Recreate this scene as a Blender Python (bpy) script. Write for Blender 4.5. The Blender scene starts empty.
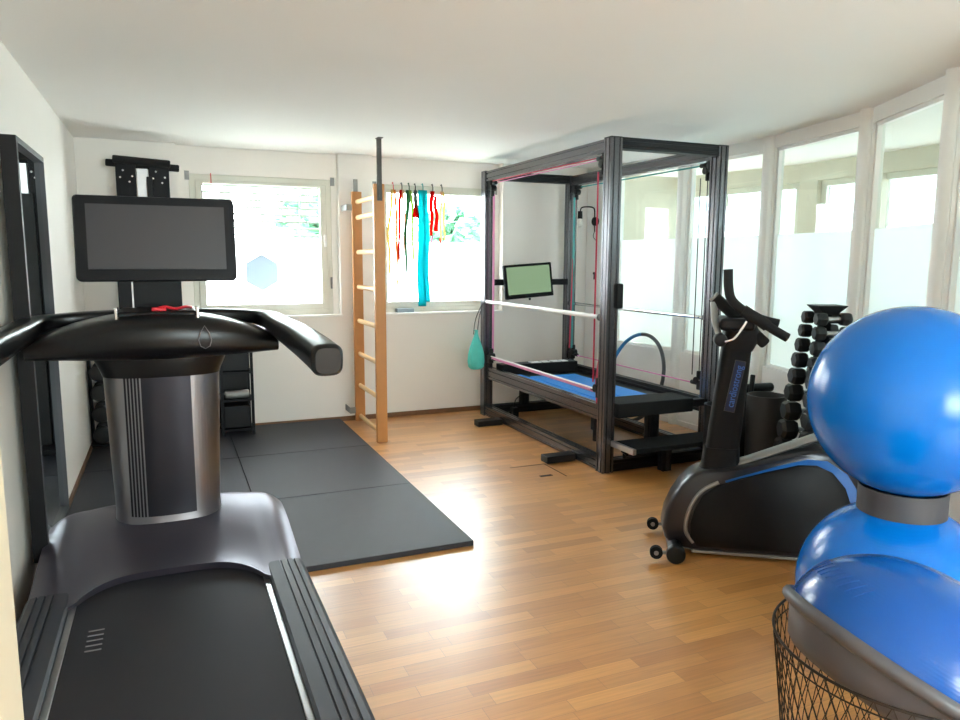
import bpy, bmesh, math, random
from mathutils import Vector, Matrix, Quaternion
PI = math.pi
random.seed(7)
scene = bpy.context.scene
COL = scene.collection

# ---------------------------------------------------------------- camera
def set_camera():
    yaw, p, r = (math.radians(a) for a in (23.1867, 7.7868, -0.2452))
    fwd = Vector((math.sin(yaw) * math.cos(p), math.cos(yaw) * math.cos(p), -math.sin(p)))
    right = Vector((math.cos(yaw), -math.sin(yaw), 0))
    dn = fwd.cross(right)
    r2 = math.cos(r) * right + math.sin(r) * dn
    d2 = -math.sin(r) * right + math.cos(r) * dn
    cam = bpy.data.cameras.new('camera')
    cam.sensor_width = 36
    cam.lens = 728.155 / 960 * 36
    cam.clip_start = 0.02
    o = bpy.data.objects.new('camera', cam)
    m = Matrix.Identity(4)
    for i in range(3):
        m[i][0], m[i][1], m[i][2] = r2[i], -d2[i], -fwd[i]
    m[2][3] = 1.42
    o.matrix_world = m
    COL.objects.link(o)
    scene.camera = o
set_camera()

# ---------------------------------------------------------------- light and exposure
SKY = 10.0
w = bpy.data.worlds.new('overcast sky')
scene.world = w
w.use_nodes = True
bg = w.node_tree.nodes['Background']
bg.inputs['Color'].default_value = (0.88, 0.95, 1.0, 1)
bg.inputs['Strength'].default_value = SKY
vs = scene.view_settings
vs.view_transform = 'Standard'
vs.look = 'None'
vs.exposure = 1.95
vs.gamma = 1.0
vs.use_curve_mapping = False
scene.cycles.use_denoising = True
scene.cycles.max_bounces = 14
scene.cycles.diffuse_bounces = 8
scene.cycles.glossy_bounces = 6
scene.cycles.transmission_bounces = 10
scene.cycles.transparent_max_bounces = 24
scene.cycles.sample_clamp_indirect = 12

def portal(name, loc, direction, sx, sy):
    """daylight portal in a window opening, it only guides the sky's own light"""
    l = bpy.data.lights.new(name, 'AREA')
    l.shape = 'RECTANGLE'
    l.size, l.size_y = sx, sy
    l.cycles.is_portal = True
    o = bpy.data.objects.new(name, l)
    o.location = loc
    d = Vector(direction).normalized()
    o.rotation_euler = d.to_track_quat('-Z', 'Y').to_euler()
    COL.objects.link(o)
portal('daylight_portal', (0.77, 6.66, 1.52), (0, -1, 0), 1.15, 1.2)
portal('daylight_portal', (2.31, 6.56, 1.52), (0, -1, 0), 1.25, 1.2)
portal('daylight_portal', (1.6, -2.67, 1.5), (0, 1, 0), 1.75, 1.2)  # unseen window behind the camera, added for frontal fill

# ---------------------------------------------------------------- materials
def lin(c):
    return tuple((x / 255 / 12.92) if x / 255 <= 0.04045 else ((x / 255 + 0.055) / 1.055) ** 2.4 for x in c)

def mat(name, rgb, rough=0.5, metal=0.0, var=0.0, scale=30.0, bump=0.0, bscale=200.0, coat=0.0, spec=0.5, aniso=None):
    m = bpy.data.materials.new(name)
    m.use_nodes = True
    nt = m.node_tree
    b = nt.nodes['Principled BSDF']
    c = lin(rgb)
    b.inputs['Base Color'].default_value = (*c, 1)
    b.inputs['Roughness'].default_value = rough
    b.inputs['Metallic'].default_value = metal
    b.inputs['Coat Weight'].default_value = coat
    b.inputs['Specular IOR Level'].default_value = spec
    tc = nt.nodes.new('ShaderNodeTexCoord')
    if var:
        n = nt.nodes.new('ShaderNodeTexNoise')
        n.inputs['Scale'].default_value = scale
        n.inputs['Detail'].default_value = 4
        nt.links.new(tc.outputs['Object'], n.inputs['Vector'])
        mx = nt.nodes.new('ShaderNodeMix')
        mx.data_type = 'RGBA'
        mx.inputs[6].default_value = (*[x * (1 - var) for x in c], 1)
        mx.inputs[7].default_value = (*[min(1, x * (1 + var)) for x in c], 1)
        nt.links.new(n.outputs['Fac'], mx.inputs[0])
        nt.links.new(mx.outputs[2], b.inputs['Base Color'])
    if bump:
        n2 = nt.nodes.new('ShaderNodeTexNoise')
        n2.inputs['Scale'].default_value = bscale
        n2.inputs['Detail'].default_value = 3
        nt.links.new(tc.outputs['Object'], n2.inputs['Vector'])
        bp = nt.nodes.new('ShaderNodeBump')
        bp.inputs['Strength'].default_value = bump
        bp.inputs['Distance'].default_value = 0.004
        nt.links.new(n2.outputs['Fac'], bp.inputs['Height'])
        nt.links.new(bp.outputs['Normal'], b.inputs['Normal'])
    return m

def emit(name, rgb, s):
    m = bpy.data.materials.new(name)
    m.use_nodes = True
    b = m.node_tree.nodes['Principled BSDF']
    b.inputs['Base Color'].default_value = (0.02, 0.02, 0.02, 1)
    b.inputs['Roughness'].default_value = 0.25
    b.inputs['Emission Color'].default_value = (*lin(rgb), 1)
    b.inputs['Emission Strength'].default_value = s
    return m

def glass_mat(name, tint=(0.94, 0.98, 0.96), refl=0.07):
    m = bpy.data.materials.new(name)
    m.use_nodes = True
    nt = m.node_tree
    nt.nodes.remove(nt.nodes['Principled BSDF'])
    out = nt.nodes['Material Output']
    t = nt.nodes.new('ShaderNodeBsdfTransparent')
    t.inputs['Color'].default_value = (*tint, 1)
    g = nt.nodes.new('ShaderNodeBsdfGlossy')
    g.inputs['Roughness'].default_value = 0.02
    lw = nt.nodes.new('ShaderNodeLayerWeight')
    lw.inputs['Blend'].default_value = 0.5
    pw = nt.nodes.new('ShaderNodeMath')
    pw.operation = 'POWER'
    pw.inputs[1].default_value = 4.0
    fr = nt.nodes.new('ShaderNodeMapRange')
    fr.inputs[3].default_value = 0.03
    fr.inputs[4].default_value = 0.55
    nt.links.new(lw.outputs['Facing'], pw.inputs[0])
    nt.links.new(pw.outputs[0], fr.inputs[0])
    mx = nt.nodes.new('ShaderNodeMixShader')
    nt.links.new(fr.outputs[0], mx.inputs[0])
    nt.links.new(t.outputs[0], mx.inputs[1])
    nt.links.new(g.outputs[0], mx.inputs[2])
    nt.links.new(mx.outputs[0], out.inputs['Surface'])
    return m

def frosted_mat(name, rgb=(0.86, 0.93, 0.92), clear=0.12):
    m = bpy.data.materials.new(name)
    m.use_nodes = True
    nt = m.node_tree
    nt.nodes.remove(nt.nodes['Principled BSDF'])
    out = nt.nodes['Material Output']
    t = nt.nodes.new('ShaderNodeBsdfTranslucent')
    t.inputs['Color'].default_value = (*rgb, 1)
    d = nt.nodes.new('ShaderNodeBsdfDiffuse')
    d.inputs['Color'].default_value = (*rgb, 1)
    tr = nt.nodes.new('ShaderNodeBsdfTransparent')
    tr.inputs['Color'].default_value = (*rgb, 1)
    m1 = nt.nodes.new('ShaderNodeMixShader')
    m1.inputs[0].default_value = 0.3
    m2 = nt.nodes.new('ShaderNodeMixShader')
    m2.inputs[0].default_value = clear
    nt.links.new(t.outputs[0], m1.inputs[1])
    nt.links.new(d.outputs[0], m1.inputs[2])
    nt.links.new(m1.outputs[0], m2.inputs[1])
    nt.links.new(tr.outputs[0], m2.inputs[2])
    nt.links.new(m2.outputs[0], out.inputs['Surface'])
    return m

def parquet_mat():
    m = bpy.data.materials.new('oak strip parquet')
    m.use_nodes = True
    nt = m.node_tree
    b = nt.nodes['Principled BSDF']
    tc = nt.nodes.new('ShaderNodeTexCoord')
    br = nt.nodes.new('ShaderNodeTexBrick')
    br.offset = 0.37
    br.offset_frequency = 2
    br.squash = 1.3
    br.squash_frequency = 3
    for k, v in (('Scale', 1.0), ('Mortar Size', 0.0009), ('Mortar Smooth', 0.1), ('Bias', -0.12), ('Brick Width', 0.43), ('Row Height', 0.066)):
        br.inputs[k].default_value = v
    br.inputs['Color1'].default_value = (*lin((216, 156, 86)), 1)
    br.inputs['Color2'].default_value = (*lin((184, 122, 60)), 1)
    br.inputs['Mortar'].default_value = (*lin((164, 112, 64)), 1)
    nt.links.new(tc.outputs['Object'], br.inputs['Vector'])
    mp = nt.nodes.new('ShaderNodeMapping')
    mp.inputs['Scale'].default_value = (3.0, 60.0, 1.0)
    nt.links.new(tc.outputs['Object'], mp.inputs['Vector'])
    n = nt.nodes.new('ShaderNodeTexNoise')
    n.inputs['Scale'].default_value = 1.6
    n.inputs['Detail'].default_value = 6
    nt.links.new(mp.outputs[0], n.inputs['Vector'])
    rmp = nt.nodes.new('ShaderNodeMapRange')
    rmp.inputs[1].default_value = 0.3
    rmp.inputs[2].default_value = 0.7
    rmp.inputs[3].default_value = 0.86
    rmp.inputs[4].default_value = 1.08
    nt.links.new(n.outputs['Fac'], rmp.inputs[0])
    mx = nt.nodes.new('ShaderNodeMix')
    mx.data_type = 'RGBA'
    mx.blend_type = 'MULTIPLY'
    mx.inputs[0].default_value = 1.0
    nt.links.new(br.outputs['Color'], mx.inputs[6])
    nt.links.new(rmp.outputs[0], mx.inputs[7])
    nt.links.new(mx.outputs[2], b.inputs['Base Color'])
    b.inputs['Roughness'].default_value = 0.38
    b.inputs['Specular IOR Level'].default_value = 1.0
    b.inputs['Coat Weight'].default_value = 0.6
    b.inputs['Coat Roughness'].default_value = 0.30
    bp = nt.nodes.new('ShaderNodeBump')
    bp.inputs['Strength'].default_value = 0.06
    bp.inputs['Distance'].default_value = 0.002
    nt.links.new(br.outputs['Fac'], bp.inputs['Height'])
    nt.links.new(bp.outputs['Normal'], b.inputs['Normal'])
    return m

def ball_mat(name, rgb, freq=55.0):
    """glossy vinyl with fine moulded rings about the local z axis"""
    m = mat(name, rgb, 0.2, 0.0, spec=0.45)
    nt = m.node_tree
    b = nt.nodes['Principled BSDF']
    tc = nt.nodes.new('ShaderNodeTexCoord')
    wv = nt.nodes.new('ShaderNodeTexWave')
    wv.bands_direction = 'Z'
    wv.inputs['Scale'].default_value = freq
    nt.links.new(tc.outputs['Object'], wv.inputs['Vector'])
    bp = nt.nodes.new('ShaderNodeBump')
    bp.inputs['Strength'].default_value = 0.12
    bp.inputs['Distance'].default_value = 0.001
    nt.links.new(wv.outputs['Fac'], bp.inputs['Height'])
    nt.links.new(bp.outputs['Normal'], b.inputs['Normal'])
    return m

M = dict(
    wall=mat('white wall paint', (239, 234, 228), 0.75, var=0.02, scale=3, bump=0.05, bscale=120),
    ceiling=mat('white ceiling paint', (240, 238, 235), 0.85, var=0.015, scale=2, bump=0.06, bscale=150),
    floor=parquet_mat(),
    white=mat('white lacquer', (240, 239, 236), 0.4),
    cream=mat('cream door lacquer', (238, 228, 205), 0.45),
    winframe=mat('beige window frame', (214, 212, 200), 0.45),
    skirting=mat('brown skirting wood', (120, 84, 54), 0.5, var=0.2, scale=20),
    glass=glass_mat('clear glass'),
    frost=frosted_mat('frosted glass film', (0.9, 0.95, 0.94)),
    tinted=glass_mat('tinted corridor glass', (0.36, 0.39, 0.39)),
    wfrost=frosted_mat('frosted window film', (0.95, 0.96, 0.97), 0.3),
    concrete=mat('beige concrete', (205, 200, 185), 0.9, var=0.1, scale=6, bump=0.2, bscale=40),
    black=mat('black plastic', (15, 14, 16), 0.45, var=0.1, spec=0.25),
    gloss=mat('glossy black plastic', (13, 12, 14), 0.3, spec=0.35),
    satin=mat('satin black metal', (14, 13, 17), 0.45, spec=0.18),
    rubber=mat('black rubber', (24, 25, 27), 0.8, var=0.25, scale=60, bump=0.3, bscale=350, spec=0.25),
    mat=mat('black rubber gym mat', (32, 34, 44), 0.52, var=0.4, scale=14, bump=0.35, bscale=400),
    belt=mat('running belt', (40, 39, 44), 0.6, var=0.12, scale=120, bump=0.25, bscale=600, spec=0.3),
    hood=mat('graphite hood lacquer', (84, 80, 92), 0.34, metal=0.6),
    rail=mat('dark grey rail plastic', (52, 54, 62), 0.5, var=0.08),
    alu=mat('brushed aluminium', (188, 188, 190), 0.3, metal=1.0, var=0.04, scale=80),
    colmetal=mat('satin steel column', (150, 148, 152), 0.3, metal=1.0),
    coldark=mat('dark steel reflection', (48, 47, 53), 0.36, metal=0.85),  # dark reflection in the column front, set as a colour
    chrome=mat('chrome', (225, 225, 228), 0.12, metal=1.0),
    screen=mat('dark screen', (40, 38, 43), 0.45, var=0.06, scale=200),
    gscreen=emit('green lit screen', (120, 146, 110), 0.30),
    red=mat('red plastic', (200, 30, 45), 0.4),
    print=mat('grey belt print', (120, 116, 120), 0.6),
    mirror=mat('mirror', (225, 232, 232), 0.02, metal=1.0),
    wood=mat('beech wood', (200, 136, 76), 0.42, var=0.12, scale=12),
    woodlight=mat('pale beech rung', (240, 196, 140), 0.38, var=0.08, scale=12),
    steel=mat('grey steel', (70, 68, 65), 0.4, metal=0.7),
    zinc=mat('zinc bracket', (140, 140, 138), 0.5, metal=0.5),
    profile=mat('anodised grey profile', (108, 106, 110), 0.27, metal=0.85, var=0.05),
    slot=mat('profile slot', (22, 21, 24), 0.5, spec=0.3),
    whitebar=mat('white bar', (240, 240, 240), 0.3),
    blue=mat('blue mat vinyl', (40, 138, 225), 0.5, var=0.05),
    pink=mat('pink elastic', (226, 146, 196), 0.6),
    crimson=mat('crimson cord', (200, 44, 80), 0.6),
    teal=mat('teal cord', (64, 150, 150), 0.6),
    turq=frosted_mat('turquoise latex', (0.02, 0.36, 0.39), 0.0),
    ball=ball_mat('blue vinyl ball', (0, 110, 202)),
    dome=ball_mat('blue dome vinyl', (6, 78, 160), 40),
    grey=mat('grey plastic', (76, 75, 80), 0.45, var=0.05),
    ring=mat('dark grey ring', (70, 70, 74), 0.55, var=0.05),
    wire=mat('dark wire', (58, 52, 50), 0.35, metal=0.8),
    bikeshell=mat('bike grey shell', (40, 40, 45), 0.28, metal=0.3),
    bikecover=mat('bike black cover', (12, 11, 13), 0.5, var=0.15, scale=8, spec=0.2),
    bikereflect=mat('bike blue reflection', (8, 88, 160), 0.3),  # blue ball's reflection on the shell, put into the colour
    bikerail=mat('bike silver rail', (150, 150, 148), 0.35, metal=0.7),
    navy=mat('navy plate', (16, 26, 60), 0.4),
    bluetext=mat('blue lettering', (60, 110, 190), 0.5),
    foam=mat('black foam', (26, 25, 26), 0.9, bump=0.3, bscale=300),
    iron=mat('black cast iron', (24, 24, 26), 0.5, var=0.15),
    bin=mat('brown black bin', (40, 37, 37), 0.6, var=0.1),
    bag=mat('turquoise nylon', (84, 208, 198), 0.5, var=0.15, scale=20, bump=0.4, bscale=40),
    bulb=mat('frosted bulb', (240, 236, 228), 0.25),
    leaf=mat('tree leaves', (72, 120, 90), 0.8, var=0.3, scale=2),
    bark=mat('tree bark', (110, 96, 80), 0.9),
    lawn=mat('lawn', (146, 150, 138), 0.95, var=0.2, scale=1),
    decal=mat('grey blue decal', (150, 168, 180), 0.7),
    sticker=frosted_mat('translucent grey blue sticker', (0.33, 0.365, 0.385), 0.0),
    clearplastic=mat('silvery plastic wrap', (190, 190, 190), 0.25, bump=0.5, bscale=30),
    hoopblue=mat('blue hoop', (36, 120, 180), 0.4),
    hoopdark=mat('dark grey hoop', (60, 64, 68), 0.45),
    house=mat('pale facade', (225, 225, 222), 0.9),
)

# ---------------------------------------------------------------- builders
OFF = {}

def thing(name, label, cat, loc=(0, 0, 0), rotz=0.0, group=None, local=False):
    o = bpy.data.objects.new(name, None)
    o.empty_display_size = 0.1
    COL.objects.link(o)
    o.location = loc
    o.rotation_euler = (0, 0, rotz)
    tag(o, label, cat, group)
    OFF[o.name] = Vector((0, 0, 0)) if local else Vector(loc)
    return o

def tag(o, label=None, cat=None, group=None, kind=None):
    if label: o['label'] = label
    if cat: o['category'] = cat
    if group: o['group'] = group
    if kind: o['kind'] = kind
    return o

def root_off(o):
    while o is not None:
        if o.name in OFF:
            return OFF[o.name]
        o = o.parent
    return Vector((0, 0, 0))

def finish(bm, name, m, smooth=35, bevel=0.0, segs=2):
    bmesh.ops.remove_doubles(bm, verts=bm.verts, dist=1e-6)
    bmesh.ops.recalc_face_normals(bm, faces=bm.faces)
    me = bpy.data.meshes.new(name)
    bm.to_mesh(me)
    bm.free()
    for mm in (m if isinstance(m, (list, tuple)) else [m]):
        me.materials.append(M[mm] if isinstance(mm, str) else mm)
    if smooth:
        me.polygons.foreach_set('use_smooth', [True] * len(me.polygons))
        me.set_sharp_from_angle(angle=math.radians(smooth))
    o = bpy.data.objects.new(name, me)
    COL.objects.link(o)
    if bevel:
        b = o.modifiers.new('bevel', 'BEVEL')
        b.width = bevel
        b.segments = segs
        b.limit_method = 'ANGLE'
        b.angle_limit = math.radians(40)
        b.harden_normals = True
    return o

def part(name, bm, m, parent, smooth=35, bevel=0.0, segs=2, label=None, off=None):
    d = root_off(parent) if off is None else off
    if d.length:
        bmesh.ops.translate(bm, verts=bm.verts, vec=-d)
    o = finish(bm, name, m, smooth, bevel, segs)
    o.parent = parent
    if label: o['label'] = label
    return o

def solo(name, bm, m, label, cat, loc=(0, 0, 0), group=None, smooth=35, bevel=0.0, local=False):
    if not local:
        bmesh.ops.translate(bm, verts=bm.verts, vec=-Vector(loc))
    o = finish(bm, name, m, smooth, bevel)
    o.location = loc
    OFF[o.name] = Vector((0, 0, 0)) if local else Vector(loc)
    return tag(o, label, cat, group)

def struct(name, bm, m, parent=None, smooth=0, bevel=0.0, label=None):
    o = finish(bm, name, m, smooth, bevel)
    if parent is not None:
        o.parent = parent
    else:
        o['kind'] = 'structure'
    if label: o['label'] = label
    return o

def copy_tree(root, loc, rotz=None, label=None, group=None, scale=None):
    r = root.copy()
    COL.objects.link(r)
    r.location = loc
    if rotz is not None: r.rotation_euler = (0, 0, rotz)
    if scale is not None: r.scale = (scale,) * 3
    if label: r['label'] = label
    if group: r['group'] = group
    for ch in list(root.children):
        c = ch.copy()
        c.parent = r
        COL.objects.link(c)
    return r

B = bmesh.new

def box(bm, x0, x1, y0, y1, z0, z1, mi=0):
    vs_ = [bm.verts.new((x, y, z)) for x in (x0, x1) for y in (y0, y1) for z in (z0, z1)]
    for f in ((0, 1, 3, 2), (4, 6, 7, 5), (0, 4, 5, 1), (2, 3, 7, 6), (0, 2, 6, 4), (1, 5, 7, 3)):
        bm.faces.new([vs_[i] for i in f]).material_index = mi
    return bm

def obox(bm, c, size, mtx, mi=0):
    vs_ = []
    for x in (-.5, .5):
        for y in (-.5, .5):
            for z in (-.5, .5):
                vs_.append(bm.verts.new(Vector(c) + mtx @ Vector((x * size[0], y * size[1], z * size[2]))))
    for f in ((0, 1, 3, 2), (4, 6, 7, 5), (0, 4, 5, 1), (2, 3, 7, 6), (0, 2, 6, 4), (1, 5, 7, 3)):
        bm.faces.new([vs_[i] for i in f]).material_index = mi
    return bm

def frame_of(d):
    d = Vector(d).normalized()
    u = d.orthogonal().normalized()
    return u, d.cross(u), d

def rings(bm, loops, closed_u=True, cap=True, closed_v=False, mi=0):
    vl = [[bm.verts.new(p) for p in lp] for lp in loops]
    n = len(vl[0])
    rng = range(len(vl)) if closed_v else range(len(vl) - 1)
    for i in rng:
        a, b = vl[i], vl[(i + 1) % len(vl)]
        for j in range(n if closed_u else n - 1):
            k = (j + 1) % n
            try:
                bm.faces.new((a[j], a[k], b[k], b[j])).material_index = mi
            except ValueError:
                pass
    if cap and not closed_v and closed_u:
        bm.faces.new(list(reversed(vl[0]))).material_index = mi
        bm.faces.new(vl[-1]).material_index = mi
    return bm

def cyl(bm, p0, p1, r0, r1=None, n=20, mi=0):
    r1 = r0 if r1 is None else r1
    u, v, d = frame_of(Vector(p1) - Vector(p0))
    lp = []
    for p, r in ((Vector(p0), r0), (Vector(p1), r1)):
        lp.append([p + (u * math.cos(2 * PI * k / n) + v * math.sin(2 * PI * k / n)) * r for k in range(n)])
    return rings(bm, lp, mi=mi)

def rcyl(bm, p0, p1, r, e=None, n=20):
    """cylinder with rounded ends"""
    p0, p1 = Vector(p0), Vector(p1)
    e = r * 0.35 if e is None else e
    u, v, d = frame_of(p1 - p0)
    L = (p1 - p0).length
    prof = [(0, r - e)] + [(e - e * math.cos(a), r - e + e * math.sin(a)) for a in (PI / 6, PI / 3, PI / 2)]
    prof += [(L - t, q) for t, q in reversed(prof)]
    lp = [[p0 + d * t + (u * math.cos(2 * PI * k / n) + v * math.sin(2 * PI * k / n)) * q for k in range(n)] for t, q in prof]
    return rings(bm, lp)

def smooth_path(pts, n=8):
    pts = [Vector(p) for p in pts]
    out = []
    for i in range(len(pts) - 1):
        p0 = pts[max(i - 1, 0)]; p1 = pts[i]; p2 = pts[i + 1]; p3 = pts[min(i + 2, len(pts) - 1)]
        for k in range(n):
            t = k / n
            out.append(0.5 * ((2 * p1) + (p2 - p0) * t + (2 * p0 - 5 * p1 + 4 * p2 - p3) * t * t + (3 * p1 - p0 - 3 * p2 + p3) * t ** 3))
    out.append(pts[-1])
    return out

def tube(bm, pts, r, n=10, closed=False, up=None, rx=None, cap=True, mi=0, e=2.0):
    """sweep a circle (or an ellipse rx by r, r along up) along pts; r, rx may be lists"""
    pts = [Vector(p) for p in pts]
    m = len(pts)
    loops = []
    prev = None
    for i, p in enumerate(pts):
        if closed:
            d = pts[(i + 1) % m] - pts[i - 1]
        else:
            d = pts[min(i + 1, m - 1)] - pts[max(i - 1, 0)]
        d.normalize()
        if up is not None:
            s = d.cross(Vector(up)).normalized()
            t = s.cross(d).normalized()
        else:
            if prev is None:
                s = d.orthogonal().normalized()
            else:
                s = (prev - d * prev.dot(d)).normalized()
            t = s.cross(d).normalized()
        prev = s
        ra = r[i] if isinstance(r, (list, tuple)) else r
        rb = ra if rx is None else (rx[i] if isinstance(rx, (list, tuple)) else rx)
        loops.append([p + s * q[0] + t * q[1] for q in super_ell(rb, ra, e, n)])
    return rings(bm, loops, cap=cap, closed_v=closed, mi=mi)

def lathe(bm, prof, n=40, mtx=None, cap=False):
    mtx = mtx or Matrix.Identity(4)
    loops = []
    for r, z in prof:
        r = max(r, 1e-5)
        loops.append([mtx @ Vector((r * math.cos(2 * PI * k / n), r * math.sin(2 * PI * k / n), z)) for k in range(n)])
    return rings(bm, loops, cap=cap)

def prism(bm, pts, a, b, axis='y', mi=0):
    """extrude a 2D outline between a and b along axis; outline is (x,z) for y, (y,z) for x, (x,y) for z"""
    f = {'y': lambda p, t: (p[0], t, p[1]), 'x': lambda p, t: (t, p[0], p[1]), 'z': lambda p, t: (p[0], p[1], t)}[axis]
    return rings(bm, [[f(p, a) for p in pts], [f(p, b) for p in pts]], mi=mi)

def super_ell(a, b, e=2.0, n=48):
    out = []
    for k in range(n):
        t = 2 * PI * k / n
        c, s = math.cos(t), math.sin(t)
        out.append((a * math.copysign(abs(c) ** (2 / e), c), b * math.copysign(abs(s) ** (2 / e), s)))
    return out

def rrect(w, h, r, n=5):
    out = []
    for cx, cy, a0 in ((w / 2 - r, h / 2 - r, 0), (-w / 2 + r, h / 2 - r, PI / 2), (-w / 2 + r, -h / 2 + r, PI), (w / 2 - r, -h / 2 + r, 1.5 * PI)):
        for k in range(n + 1):
            a = a0 + PI / 2 * k / n
            out.append((cx + r * math.cos(a), cy + r * math.sin(a)))
    return out

# ================================================================ THE ROOM
XW = -0.585          # left wall
YB = 6.315           # back wall
CZ = 2.315           # ceiling

bm = B(); box(bm, -0.9, 6.3, -2.7, 6.32, -0.12, 0.0); struct('floor', bm, 'floor')
bm = B(); box(bm, -0.9, 6.3, -2.7, 6.95, CZ, CZ + 0.12); struct('ceiling', bm, 'ceiling')
bm = B(); box(bm, XW - 0.2, XW, -2.7, 6.7, 0, CZ); struct('wall_left', bm, 'wall')

# back wall with two shallow window niches
n1 = (0.113, 1.388); n2 = (1.678, 2.932); ZS = 0.943; YN = 6.405; YO = 6.70
w1 = (0.20, 1.338, 2.10); w2 = (1.735, 2.88, 2.085)
bm = B()
def blk(x0, x1, z0, z1, y0=YB, y1=YO): box(bm, x0, x1, y0, y1, z0, z1)
blk(XW, n1[0], 0, CZ); blk(n1[1], n2[0], 0, CZ); blk(n2[1], 4.2, 0, CZ)
blk(n1[0], n1[1], 0, ZS); blk(n2[0], n2[1], 0, ZS)
for n, w_ in ((n1, w1), (n2, w2)):
    blk(n[0], n[1], w_[2], CZ, YN); blk(n[0], w_[0], ZS, w_[2], YN); blk(w_[1], n[1], ZS, w_[2], YN)
struct('wall_back', bm, 'wall')

bm = B(); box(bm, XW, 3.83, YB - 0.014, YB, 0, 0.042); struct('baseboard_back', bm, 'skirting', bevel=0.003)
bm = B(); box(bm, XW, XW + 0.014, 1.3, YB - 0.014, 0, 0.042); struct('baseboard_left', bm, 'skirting', bevel=0.003)
for n, i in ((n1, 1), (n2, 2)):
    bm = B(); box(bm, n[0] - 0.012, n[1] + 0.012, YB - 0.012, YN + 0.02, ZS - 0.014, ZS + 0.006)
    struct('trim_%d' % i, bm, 'white', bevel=0.003)

# windows: outer frame, sash, clear pane above, frosted pane below, handle, hinge
def window(i, x0, x1, z1, zf):
    root = bpy.data.objects.new('window_%d' % i, None); COL.objects.link(root)
    root['kind'] = 'structure'
    z0 = ZS + 0.006; y0, y1 = 6.41, 6.50
    bm = B(); f = 0.045
    for a in ((x0, x0 + f, z0, z1), (x1 - f, x1, z0, z1), (x0 + f, x1 - f, z1 - f, z1), (x0 + f, x1 - f, z0, z0 + f)):
        box(bm, a[0], a[1], y0, y1, a[2], a[3])
    struct('frame', bm, 'winframe', root, bevel=0.004)
    g = 0.05; a0, a1, b0, b1 = x0 + f, x1 - f, z0 + f, z1 - f
    bm = B()
    for a in ((a0, a0 + g, b0, b1), (a1 - g, a1, b0, b1), (a0 + g, a1 - g, b1 - g * .5, b1), (a0 + g, a1 - g, b0, b0 + g)):
        box(bm, a[0], a[1], y0 - 0.012, y1 - 0.03, a[2], a[3])
    struct('sash', bm, 'winframe', root, bevel=0.005)
    bm = B(); box(bm, a0 + g, a1 - g, 6.44, 6.446, zf, b1 - g * .5); struct('clear_pane', bm, 'glass', root)
    bm = B(); box(bm, a0 + g, a1 - g, 6.44, 6.446, b0 + g, zf); struct('frosted_pane', bm, 'wfrost', root)
    bm = B(); cyl(bm, (a1 - .022, y0 - .012, 1.62), (a1 - .022, y0 - .045, 1.62), .011)
    box(bm, a1 - .033, a1 - .011, y0 - .06, y0 - .042, 1.53, 1.635); struct('handle', bm, 'white', root, bevel=0.004)
    bm = B(); cyl(bm, (x1 - .012, y0 - .01, 1.17), (x1 - .012, y0 - .01, 1.27), .009); struct('hinge', bm, 'zinc', root, smooth=40)
    for x in (x0 - .03, x1 - .005):
        bm = B(); box(bm, x, x + .035, y0 - .01, y0, z1 - .05, z1 + .02); struct('corner_bracket', bm, 'zinc', root)
    return root
win1 = window(1, w1[0], w1[1], w1[2], 1.60)
win2 = window(2, w2[0], w2[1], w2[2], 1.585)
bm = B(); prism(bm, [(0.745 + .15 * math.cos(PI / 2 + k * PI / 3), 1.31 + .155 * math.sin(PI / 2 + k * PI / 3)) for k in range(6)], 6.433, 6.4385)
struct('window_decal', bm, 'sticker', win1, label='grey blue hexagonal sticker')

# outside blind of the first window, slats nearly level
bl = thing('venetian_blind', 'white outside blind with level slats behind the left window', 'blind', (.77, 6.56, 2.06))
bm = B()
for k in range(9):
    z = 2.045 - k * .058
    rings(bm, [[Vector((x, 6.535 + .05 * q, z - .006 * (q * 2 - 1) ** 2 - .010 * q)) for q in (0, .25, .5, .75, 1)] + [Vector((x, 6.535 + .05 * q, z - .004 - .006 * (q * 2 - 1) ** 2 - .010 * q)) for q in (1, .75, .5, .25, 0)] for x in (.215, 1.325)])
part('slats', bm, 'steel', bl, smooth=40)
for x in (.45, 1.09):
    bm = B(); box(bm, x - .003, x + .003, 6.555, 6.558, 1.56, 2.06); part('ladder_cord', bm, 'white', bl)

# outside the two windows
bm = B(); box(bm, -12, 18, 6.95, 40, -0.6, -0.5); struct('ground', bm, 'lawn')
def tree(loc, h, rad, label, seed):
    rnd = random.Random(seed)
    t = thing('tree', label, 'tree', loc, local=True, group='trees outside the back windows')
    bm = B(); cyl(bm, (0, 0, -0.5), (0, 0, h * .6), .13, .07); part('trunk', bm, 'bark', t)
    bm = B()
    for k in range(760):
        a, b_ = rnd.uniform(0, 2 * PI), math.acos(rnd.uniform(-1, 1))
        q = rad * rnd.uniform(.55, 1.0)
        c = Vector((q * math.sin(b_) * math.cos(a), q * math.sin(b_) * math.sin(a), h * .62 + q * .9 * math.cos(b_)))
        s = rnd.uniform(.10, .2)
        mt = Matrix.Rotation(rnd.uniform(0, 6), 4, 'X') @ Matrix.Rotation(rnd.uniform(0, 6), 4, 'Z')
        vv = [bm.verts.new(c + mt @ Vector(p)) for p in ((-s, 0, 0), (0, -s * .55, .02), (s, 0, 0), (0, s * .55, .02))]
        bm.faces.new(vv)
    o = part('foliage', bm, 'leaf', t, smooth=0)
tree((2.25, 12.2, 0), 3.0, 0.62, 'pale green leafy tree seen through the window behind the treadmill', 1)
tree((4.75, 12.3, 0), 2.9, 0.62, 'pale green leafy tree seen through the window with the hanging bands', 2)

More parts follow.
